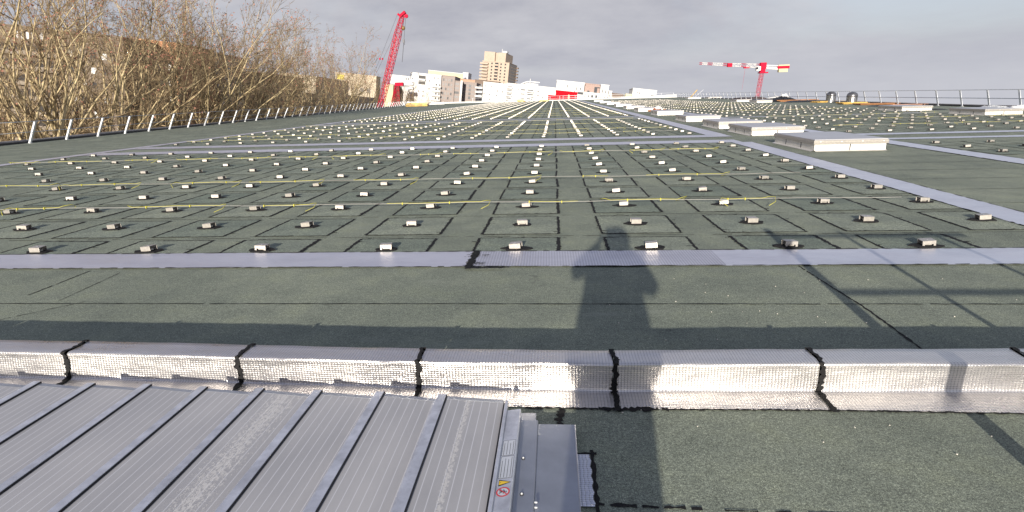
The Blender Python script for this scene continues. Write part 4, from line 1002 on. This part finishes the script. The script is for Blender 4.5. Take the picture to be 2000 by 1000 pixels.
# left of crawler crane
B = building('white_hall', 'plain white raised block behind the red crane boom', (763, 146.5), 806, 265, 12, M_white, bottom=163, cat='hall')
m = MB(); m.box(-.5, B['W']+3, -.2, -.05, 0, B['Ht']-B['Hv']*.98); m.build('grey_base', simple('grey_metal_base', (.25, .25, .25), .7), B['root'])
B = building('cream_hall', 'cream low hall between the boom and the red mast base', (752, 165.5), 768, 250, 20, M_cream, bottom=200, cat='hall')
B = building('white_hall', 'grey white low box right of the red mast base', (785, 170.8), 806, 262, 10, simple('grey_white', (.5, .49, .48), .8), bottom=182, cat='hall')
B = building('cream_hall', 'big cream hall partly hidden by the last bare trees', (655, 141.5), 735, 246, 6, M_stone, bottom=205, cat='hall')
m = MB(); W, Ht = B['W'], B['Ht']; m.box(W*.05, W*.22, -.3, -.02, Ht-2.6, Ht-.6); m.build('yellow_panel', simple('yellow_panel', (.6, .5, .1), .7), B['root'])
for k in range(5): window(B, .15+.17*k, .45, .08, .12, M_win_s)
B = building('cream_hall', 'low cream roofed hall glimpsed between the middle bare trees', (545, 143), 618, 190, 30, M_stone, bottom=205, cat='hall')
# left apartment blocks behind the trees
B = building('apartment_building', 'big brown apartment slab with dark balcony bands behind the leftmost trees', (-60, 42), 240, 96, 16, simple('brown_slab', (.15, .115, .085), .85, 0, .25, .3), yaw=8, bottom=300)
for r_ in range(8):
    v = .15+r_*.11
    recess_shade(B, .02, .58, v-.028, v+.03, simple('balcony_shadow', (.035, .03, .028), .8)); balcony(B, .02, .58, v+.04, 1.2, .025, simple('balcony_front', (.22, .18, .14), .8))
    for k in range(5): window(B, .64+.075*k, v, .035, .045, M_win if (k+r_) % 3 else M_white)
for k in range(4): window(B, .3+.035*k, .055, .016, .05, M_white)
window(B, .46, .05, .02, .05, M_white); window(B, .7, .12, .02, .035, M_white)
B = building('apartment_building', 'orange brick block with white balconies glimpsed between the trees', (268, 78), 345, 110, 14, M_orb, yaw=4, bottom=280)
for r_ in range(5):
    window(B, .14, .18+r_*.16, .07, .06); window(B, .3, .18+r_*.16, .05, .06, M_win_s); balcony(B, .42, .95, .24+r_*.15, 1.2, .04, M_white); recess_shade(B, .42, .95, .17+r_*.15, .235+r_*.15, M_win_s)
B = building('apartment_building', 'pale stone block with brown upper storey behind the middle trees', (338, 96), 420, 125, 14, simple('pale_front', (.42, .38, .34), .85), yaw=4, bottom=270)
m = MB(); m.box(-.3, B['W']+.3, -.4, -.05, 0, B['Ht']*.66); m.build('stone_base', simple('white_stone', (.48, .45, .40), .85), B['root'])
B = building('apartment_building', 'low drab block behind the tall leafy crowned middle trees', (420, 134), 540, 150, 18, simple('drab_front', (.27, .23, .19), .85), yaw=3, bottom=265)
for r_ in range(3):
    for k in range(9): window(B, .06+.11*k, .2+.2*r_, .05, .09, M_win_s)

# ------------------------------------------------------------------ cranes
def lattice(mb, P0, P1, w0, w1, n, r=.09, mi=0, side=None, alt=None):
    P0, P1 = Vector(P0), Vector(P1); d = (P1-P0).normalized(); a = side or Vector((0, 1, 0)); u = d.cross(a).normalized(); v = d.cross(u).normalized()
    cs = [(-1, -1), (1, -1), (1, 1), (-1, 1)]
    def cor(t, k): w_ = (w0+(w1-w0)*t)/2; return P0.lerp(P1, t)+u*cs[k][0]*w_+v*cs[k][1]*w_
    for i in range(n):
        m_ = mi if alt is None else alt[(i*len(alt))//n]
        for k in range(4):
            mb.tube([cor(i/n, k), cor((i+1)/n, k)], r, 4, m_)
            k2 = (k+1) % 4
            a_, b_ = (cor(i/n, k), cor((i+1)/n, k2)) if i % 2 == 0 else (cor(i/n, k2), cor((i+1)/n, k))
            mb.tube([a_, b_], r*.6, 4, m_); mb.tube([cor(i/n, k), cor(i/n, k2)], r*.5, 4, m_)
    return cor
M_cred = simple('crane_red', (0.42, 0.010, 0.035), 0.7, 0, .12, .6, spec=.1); M_cwh = simple('crane_white', (0.78, 0.74, 0.70), 0.5, 0, .08, .6); M_cab = simple('cable_steel', (0.09, 0.09, 0.10), .5)
M_pinkr = simple('crane_faded_red', (0.55, 0.12, 0.15), 0.5, 0, .1, .8)
YC = 236
base = atY(744, 205, YC); head = atY(786, 30, YC); O = base - Vector((0, 0, 0))
croot = empty('crawler_crane', base, label='leaning red lattice boom of a crawler crane rising beyond the left roof edge', cat='crane')
m = MB(); knee = (base.lerp(head, .04))-O; hd = head-O; n1 = (base.lerp(head, .78))-O
lattice(m, base.lerp(head, -.12)-O, n1, 2.0, 2.4, 24, .115); lattice(m, n1, hd, 2.4, 1.25, 8, .115); m.build('boom', M_cred, croot)
m = MB()                                                             # plated inner face of the boom with pinkish lacing
m.tube([(base.lerp(head, .02)-O)+Vector((-.55, .3, 0)), n1+Vector((-.55, .3, 0))], [.42, .42], 4); m.tube([(base.lerp(head, .05)-O)+Vector((.6, -.6, 0)), n1+Vector((.6, -.6, 0))], .08, 6); m.build('lacing', M_pinkr, croot)
m = MB(); T = Matrix.Translation(hd) @ Matrix.Rotation(R(-35), 4, 'Y')
m.box(-1.2, 1.7, -.8, .8, -.2, .8, 0, T); m.box(-1.4, -.7, -.6, .6, .801, 1.5, 0, T); m.tube([hd+Vector((1.5, -.4, -.3)), hd+Vector((1.5, .4, -.3))], .75, 14); m.build('boom_head', M_cred, croot, bevel=.05)
m = MB(); t0 = hd+Vector((-1.5, -.4, 1)); e1 = atY(731, 143, YC)-O; m.tube([t0, e1], .05, 4); m.tube([hd+Vector((-.6, .5, -1.5)), atY(735, 143, YC)-O], .05, 4)
m.build('pendant_line', M_cab, croot); m = MB(); 
for a_ in (atY(742, 115, YC)-O, atY(747, 115, YC)-O): m.box(a_.x-.22, a_.x+.22, a_.y-.3, a_.y+.3, a_.z-.35, a_.z+.35)
m.build('pendant_coupling', M_cred, croot)
m = MB(); h0 = atY(793, 26, YC)-O; h1 = atY(785.5, 121, YC)-O; m.tube([h0, atY(789, 78, YC)-O], .07, 4); m.tube([atY(789, 78, YC)-O, h1], .10, 4); m.build('hoist_line', M_cab, croot)
m = MB(); hb = atY(787.5, 55, YC)-O; m.lathe([(0.01, -.9), (.6, -.5), (.85, 0), (.6, .6), (0.01, .9)], 12, hb); m.build('hook_block', simple('brass_block', (.2, .13, .05), .5), croot, True)
m = MB(); hk = atY(788.5, 80, YC)-O; m.box(hk.x-.35, hk.x+.35, hk.y-.3, hk.y+.3, hk.z-.7, hk.z+.6); m.tube([hk+Vector((0, 0, -.7)), hk+Vector((.3, 0, -1.2)), hk+Vector((-.1, 0, -1.6))], .12, 5); m.build('hook', M_cab, croot)
# second red machine
Y2 = 238; b0 = atY(776, 207, Y2); r2 = empty('piling_rig', b0, label='short red mast with a red head box beside the crane boom', cat='construction rig')
m = MB(); lattice(m, Vector((0, 0, -1)), atY(776, 166, Y2)-b0, 2.6, 1.6, 9, .12); lattice(m, Vector((-2.6, 0, -1)), atY(773, 172, Y2)-b0, 1.0, .8, 7, .1); m.build('mast', M_cred, r2)
c_ = atY(780, 164.5, Y2)-b0; m = MB(); m.box(c_.x-1.7, c_.x+1.7, -.9, .9, c_.z-.7, c_.z+.7); m.build('head_box', M_cred, r2, bevel=.15)
m = MB(); m.box(.2, 1.6, -.6, .6, -1, c_.z-.75); m.build('dark_leader', simple('dark_rust', (.10, .03, .025), .7), r2)
# tower crane
YT = 330; tb_ = atY(1478, 196, YT); tt_ = atY(1489, 136, YT); tr = empty('tower_crane', tb_, label='red and white tower crane standing beyond the right roof edge, jib pointing left', cat='crane'); O = tb_
m = MB(); dn = (tb_-tt_).normalized(); lattice(m, (tb_+dn*14)-O, tt_-O, 1.8, 1.7, 18, .09, alt=None); m.build('mast', M_cred, tr)
m = MB(); m.tube([(tb_+dn*3)-O, tt_-O], .12, 5); m.build('mast_lacing', M_pinkr, tr)
j0 = atY(1487, 129, YT)-O; j1 = atY(1366, 124, YT)-O
al = [0, 0, 1, 0, 1, 0, 1, 1, 0, 1, 1, 0][::1]
m = MB(); lattice(m, j0, j1, 1.9, .9, 24, .085, alt=[0, 1, 1, 0, 1, 1, 0, 0, 1, 1, 0, 1, 0]); m.build('jib', [M_cred, M_cwh], tr)
m = MB(); a_ = atY(1425, 127, YT)-O; m.box(a_.x-1.2, a_.x+1.2, -.9, .9, a_.z-1, a_.z+.9); m.build('winch_box', M_cred, tr, bevel=.1)
m = MB(); a_ = atY(1458, 131.5, YT)-O; m.box(a_.x-1.5, a_.x+1.5, -.6, .6, a_.z-.5, a_.z+.3); m.tube([a_+Vector((-.6, 0, 0)), atY(1449, 175, YT)-O], .04, 4); m.build('trolley', M_cred, tr)
k0 = atY(1495, 128.5, YT)-O; k1 = atY(1520, 132, YT)-O
m = MB(); m.tube([k0+Vector((0, 0, .2)), k1+Vector((0, 0, .9))], .28, 5); m.tube([k0+Vector((0, 0, -1)), k1+Vector((0, 0, -.6))], .55, 5); m.build('counter_jib', M_cwh, tr)
m = MB(); a_ = atY(1529.5, 131, YT)-O; m.box(a_.x-3, a_.x+3, -1, 1, a_.z-.8, a_.z+.6); m.build('machinery_deck', M_cred, tr); m = MB(); m.box(a_.x-2.7, a_.x+3, -.9, .9, a_.z+.62, a_.z+1.2); m.box(a_.x-2.4, a_.x+2.2, -1.1, 1.1, a_.z-2.6, a_.z-.82); m.build('counterweight', M_cream, tr)
m = MB(); a_ = atY(1490, 129.5, YT)-O; m.box(a_.x-1.6, a_.x+1.6, -1.2, 1.2, a_.z-1.4, a_.z+1.9); m.build('turntable', M_cred, tr, bevel=.2); m = MB(); m.box(a_.x-1.9, a_.x+2.6, -1.6, 1.6, a_.z-3.6, a_.z-3.0); m.box(a_.x-1.4, a_.x+1.1, -1.2, 1.2, a_.z-3.0, a_.z-1.4); m.build('slewing_platform', M_cred, tr)
m = MB(); a_ = atY(1480.5, 134, YT)-O; m.box(a_.x-1.2, a_.x+1.1, -1.3, .4, a_.z-1.1, a_.z+1.1); m.build('cab', M_cwh, tr, bevel=.2); m = MB(); m.box(a_.x-1.24, a_.x-.2, -1.34, .1, a_.z-.5, a_.z+.8); m.build('cab_window', M_win, tr)

# ------------------------------------------------------------------ bare trees beyond the left edge
def bark_mat(name, a, b):
    m = Mat(name, a, .9); n = m.noise(3.5, 6, .7); m.color(m.ramp(n, [(.35, a), (.65, b)])); return m.m
M_bark = bark_mat('pale_bark', (.22, .165, .085), (.60, .48, .28)); M_twig = bark_mat('twig_bark', (.13, .09, .05), (.38, .275, .155)); M_leaf = bark_mat('dry_leaf', (.22, .09, .06), (.38, .19, .13))
def tree_mesh(seed, Ht=19.0, stems=5, leafy=.4):
    rn = random.Random(seed); trunk, crown, leaf = MB(), MB(), MB()
    def perp(d):
        a = Vector((rn.gauss(0, 1), rn.gauss(0, 1), rn.gauss(0, 1))); return (a-d*a.dot(d)).normalized()
    def grow(p, d, Ln, r, lv):
        ns = (7, 5, 4, 3, 2)[lv]; sides = (7, 5, 4, 3, 3)[lv]; pts = [p]; rad = [r]; dd = d.copy()
        for i in range(ns):
            dd = (dd + perp(dd)*(.10, .16, .2, .25, .2)[lv] + Vector((0, 0, (.05, .07, .07, .05, .02)[lv]))).normalized()
            p = p + dd*Ln/ns; pts.append(p); rad.append(r*(1-(.72 if lv else .90)*(i+1)/ns))
        (trunk if lv <= 1 else crown).tube(pts, rad, sides, 0, False)
        if lv == 4:
            if rn.random() < leafy*.9*(1.3 if p.z > Ht*.72 else .35):
                for _ in range(2):
                    c = pts[-1]+Vector((rn.uniform(-.1, .1), rn.uniform(-.1, .1), rn.uniform(-.15, .05))); u = perp(Vector((0, 0, 1)))*.07; v = perp(Vector((1, 0, 0)))*.06; leaf.face([c-u, c-v, c+u, c+v])
            return
        nc = (7, 5, 4, 2)[lv]
        for k in range(nc):
            t = rn.uniform((.22, .15, .12, .1)[lv], 1.0); f_ = t*ns; i = min(ns-1, int(f_)); q = pts[i].lerp(pts[i+1], f_-i); dl = (pts[i+1]-pts[i]).normalized()
            an = R(rn.uniform(18, 44)); nd = (dl*math.cos(an)+perp(dl)*math.sin(an)).normalized()
            if nd.z < -.1: nd.z *= -.3; nd.normalize()
            rr = rad[i]*(.62, .58, .5, .45)[lv]
            grow(q, nd, Ln*rn.uniform(.38, .62)*(1.15-.45*t), max(rr, .014), lv+1)
    for s_ in range(stems):
        an = 2*math.pi*s_/stems+rn.uniform(-.4, .4); tl = R(rn.uniform(4, 33)); d = Vector((math.cos(an)*math.sin(tl), math.sin(an)*math.sin(tl), math.cos(tl)))
        grow(Vector((math.cos(an)*.3, math.sin(an)*.3, 0)), d, Ht*rn.uniform(.72, .92), rn.uniform(.19, .30), 0)
    return trunk, crown, leaf
tree_protos = []
for sd_, (st, lf) in enumerate(((5, .35), (4, .5), (6, .25), (4, .7))):
    a_, b_, c_ = tree_mesh(50+sd_, 19, st, lf)
    o = empty('bare_tree'); a_.build('trunk', M_bark, o, True); b_.build('crown', M_twig, o, True); c_.build('dry_leaves', M_leaf, o); tree_protos.append(o)
TG = 'bare winter trees beyond the left guard rail'
# (pixel x, top pixel y, distance from the roof edge, proto, yaw, label)
trees = [(-60, -60, 10, 0, 10, 'bare tree cut off by the left image edge'), (40, -45, 13, 2, 70, 'leftmost full bare tree, twigs reaching above the picture'), (150, -50, 9, 0, 200, 'biggest bare tree with many pale stems fanning up behind the first rail posts'),
         (222, -30, 12, 2, 310, 'bare tree just right of the biggest one, with straight pale trunk'), (285, -8, 17, 3, 30, 'bare tree in front of the orange brick block'), (345, 6, 12, 1, 250, 'tall bare tree with forked dark trunk right of the orange brick block'),
         (395, 20, 10, 0, 100, 'rounded bare tree at the step down of the tree line'), (437, 50, 14, 3, 180, 'bare tree with reddish leaves where the tree line starts to fall'), (478, 84, 10, 2, 20, 'bare tree with dense twigs left of the leafy middle one'),
         (522, 98, 12, 1, 290, 'slim bare tree in the middle of the falling tree line'), (560, 112, 18, 0, 60, 'low bare tree before the cream roofed hall'), (598, 96, 11, 3, 220, 'tree with a rusty leafy crown standing above its neighbours'),
         (640, 116, 14, 3, 130, 'tree with rusty leaves left of the big cream hall'), (672, 124, 11, 1, 330, 'second to last tree, in front of the big cream hall'), (708, 134, 10, 3, 90, 'last and smallest bare tree, left of the red boom'),
         (10, 20, 26, 3, 0, 'back row bare tree behind the leftmost stems'),
         (810, 176, 60, 1, 10, 'small bare tree before the left balconies of the white block'), (838, 178, 60, 0, 80, 'small bare tree before the white and taupe blocks'), (790, 178, 66, 2, 50, 'small bare tree beside the red mast')]
used = set()
for (px, py, off, pi_, yw, lab) in trees:
    if px < 760:
        r0 = ray(px, 250); s_ = 1.0
        # intersect the view direction with a line parallel to the roof edge, off metres outside it
        d = LE1-LE0; ox, oy = LE0.x-off, LE0.y; den = r0.x*d.y-r0.y*d.x; tt = (ox*d.y-oy*d.x)/den; Y = r0.y*tt
    else: Y = 225
    tp = atY(px, py, Y); hgt = tp.dot(UPG)+13.0; base = tp-UPG*hgt
    o = tree_protos[pi_]
    if pi_ in used: o = dup(o, base)
    used.add(pi_); o.location = base; o.rotation_euler = g_rot(yw); k = hgt/18.6*1.0
    kw = k if px < 760 else k*.6
    o.scale = (kw, kw, k); tag(o, lab, 'tree', TG)
# tangled undergrowth below the trees
m = MB(); rn = random.Random(77)
for i in range(1000):
    t = rn.random()**1.3; off = rn.uniform(3, 30); P = LE0.lerp(LE1, t*.95)+Vector((-off, 0)); bz = Vector((P.x, P.y, 0)); bz = bz-UPG*(bz.dot(UPG)+13); hgt = rn.uniform(2.5, 8.0)
    d = Vector((rn.gauss(0, .35), rn.gauss(0, .35), 1)).normalized(); p1 = bz+d*hgt*.6; p2 = p1+(d+Vector((rn.gauss(0, .3), rn.gauss(0, .3), 0))).normalized()*hgt*.4
    m.tube([bz, p1, p2], [.05, .03, .015], 3, 0, False)
    for _ in range(3):
        q = p1.lerp(p2, rn.random()); m.tube([q, q+Vector((rn.gauss(0, .7), rn.gauss(0, .7), rn.uniform(.2, 1.2)))], [.02, .01], 3, 0, False)
o = m.build('undergrowth', M_twig); tag(o, 'tangle of bare brushwood beneath the trees beyond the left guard rail', 'brushwood', kind='stuff')

# ------------------------------------------------------------------ behind the camera: ladder rail and photographer, known by their shadows
rl = empty('access_gate', (1.90, 1.80, 0), label='metal roof gate out of view at right that throws a barred shadow', cat='gate')
def pst(x, w_, h_):
    m = MB(); m.box(x-w_/2, x+w_/2, -w_/2, w_/2, 0, h_); m.build('post', M_post, rl)
pst(.0, .075, 1.10); pst(.72, .04, 1.06); pst(1.6, .04, 1.06)
for z_ in (.60, 1.03): m = MB(); m.tube([(0, -.045, z_), (1.9, -.045, z_)], .019, 8); m.build('rail', M_post, rl, True)

def skin_mesh(name, verts, edges, radii, sub=2, mat=None, parent=None):
    me = bpy.data.meshes.new(name); me.from_pydata(verts, edges, []); o = bpy.data.objects.new(name, me); COL.objects.link(o)
    o.modifiers.new('skin', 'SKIN'); sv = me.skin_vertices[0].data if me.skin_vertices else None
    if sv is None:
        bpy.context.view_layer.objects.active = o
        me.attributes
    for i, r in enumerate(radii): me.skin_vertices[0].data[i].radius = (r, r) if not isinstance(r, tuple) else r
    me.skin_vertices[0].data[0].use_root = True
    s_ = o.modifiers.new('sub', 'SUBSURF'); s_.levels = sub; s_.render_levels = sub
    dg = bpy.context.evaluated_depsgraph_get(); ev = bpy.data.meshes.new_from_object(o.evaluated_get(dg))
    o.modifiers.clear(); old = o.data; o.data = ev; ev.name = name
    o.data.materials.clear(); o.data.materials.append(mat)
    for p_ in o.data.polygons: p_.use_smooth = True
    if parent: o.parent = parent
    return o
M_skin = simple('skin', (.55, .36, .27), .55); M_coat = simple('dark_coat', (.04, .05, .08), .85); M_trs = simple('dark_trousers', (.03, .03, .035), .85); M_hair = simple('brown_hair', (.05, .03, .02), .7)
PX, PY = 0.0, -0.42
pr = empty('person', (PX, PY, 0), label='person in a hooded dark coat holding up a phone, seen only as a shadow', cat='person')
V = [(0, 0, .88), (0, .0, 1.05), (0, 0, 1.24), (0, .01, 1.36), (0, .02, 1.43), (0, .03, 1.49), (0, .035, 1.56), (0, .02, 1.61)]
E = [(0, 1), (1, 2), (2, 3), (3, 4), (4, 5), (5, 6), (6, 7)]; Rr = [(.15, .11), (.14, .10), (.17, .11), (.10, .08), (.052, .055), (.066, .078), (.074, .085), (.05, .06)]
def chain(root, pts, rads):
    k = root
    for p_, r in zip(pts, rads): V.append(p_); Rr.append(r); E.append((k, len(V)-1)); k = len(V)-1
    return k
V.append((0, .125, 1.535)); Rr.append(.012); E.append((6, len(V)-1))        # nose
for s_ in (-1, 1):
    chain(0, [(s_*.09, 0, .82), (s_*.11, .02, .47), (s_*.115, -.02, .10), (s_*.12, .10, .035)], [.085, .058, .042, .036])
    ez = 1.17 if s_ > 0 else 1.27
    chain(3, [(s_*.17, 0, 1.34), (s_*.30, .06, ez), (s_*.20, .24, 1.32), (s_*.095, .36, 1.44), (s_*.085, .375, 1.47)], [.062, .046, .036, .026, (.030, .014)])
    wr_ = len(V)-1
    for f_ in range(4):                                              # fingers curled round the phone
        z0 = 1.455+f_*.019; x0 = s_*.080
        chain(wr_, [(x0, .385, z0), (x0+s_*-.004, .415-.002*f_, z0+.004), (x0-s_*.024, .425, z0+.004)], [.0095, .0085, .0075])
    chain(wr_, [(s_*.075, .372, 1.445), (s_*.052, .375, 1.462), (s_*.034, .382, 1.475)], [.011, .010, .0085])
body = skin_mesh('body', V, E, Rr, 2, M_skin, pr)
m = MB()
m.lathe([(.12, .28), (.14, .45), (.185, .70), (.245, .90), (.250, 1.0), (.235, 1.1), (.235, 1.22), (.225, 1.31), (.18, 1.39), (.10, 1.43), (.07, 1.445)], 24, (0, 0, 0), 0, 1.0, .62); m.build('coat', M_coat, pr, True)
for s_ in (-1, 1):
    ez = 1.16 if s_ > 0 else 1.27; m = MB(); m.tube([(s_*.13, 0, 1.35), (s_*.22, .03, 1.32), (s_*.30, .06, ez), (s_*.27, .14, (ez+1.30)/2), (s_*.20, .24, 1.33), (s_*.115, .33, 1.40)], [.085, .08, .075, .068, .055, .042], 12); m.build('sleeve', M_coat, pr, True)
    m = MB(); m.tube([(s_*.09, 0, .85), (s_*.11, .015, .50), (s_*.115, -.015, .09)], [.105, .078, .062], 12); m.build('trouser_leg', M_trs, pr, True)
    m = MB(); m.lathe([(.001, .0), (.05, .0), (.052, .03), (.045, .08), (.04, .11)], 14, (s_*.12, .05, 0), 0, .95, 2.4); m.build('shoe', M_black, pr, True)
m = MB(); m.lathe([(.10, 1.40), (.125, 1.45), (.135, 1.53), (.130, 1.59), (.112, 1.64), (.078, 1.675), (.04, 1.69), (.001, 1.695)], 20, (.05, -.02, 0), 0, .95, 1.0)
m.v = [v if v[1] < .05 or v[2] > 1.62 else (v[0]*1.02, .05, v[2]) for v in m.v]; m.build('hood', M_coat, pr, True)
for s_ in (-1, 1): m = MB(); m.lathe([(.0001, -.011), (.008, -.008), (.011, 0), (.008, .008), (.0001, .011)], 10, (s_*.031, .104, 1.552)); m.build('eye', M_white, pr, True)
m = MB(); m.box(-.024, .024, .108, .113, 1.497, 1.503); m.build('mouth', simple('lips', (.4, .15, .13), .6), pr)
ph = MB(); ph.box(-.04, .04, -.005, .004, -.02, .14); po = ph.build('phone', M_black, None, bevel=.003); po.location = (PX, PY+.392, 1.445); tag(po, 'black phone held up in both hands of the photographer behind the view', 'phone')
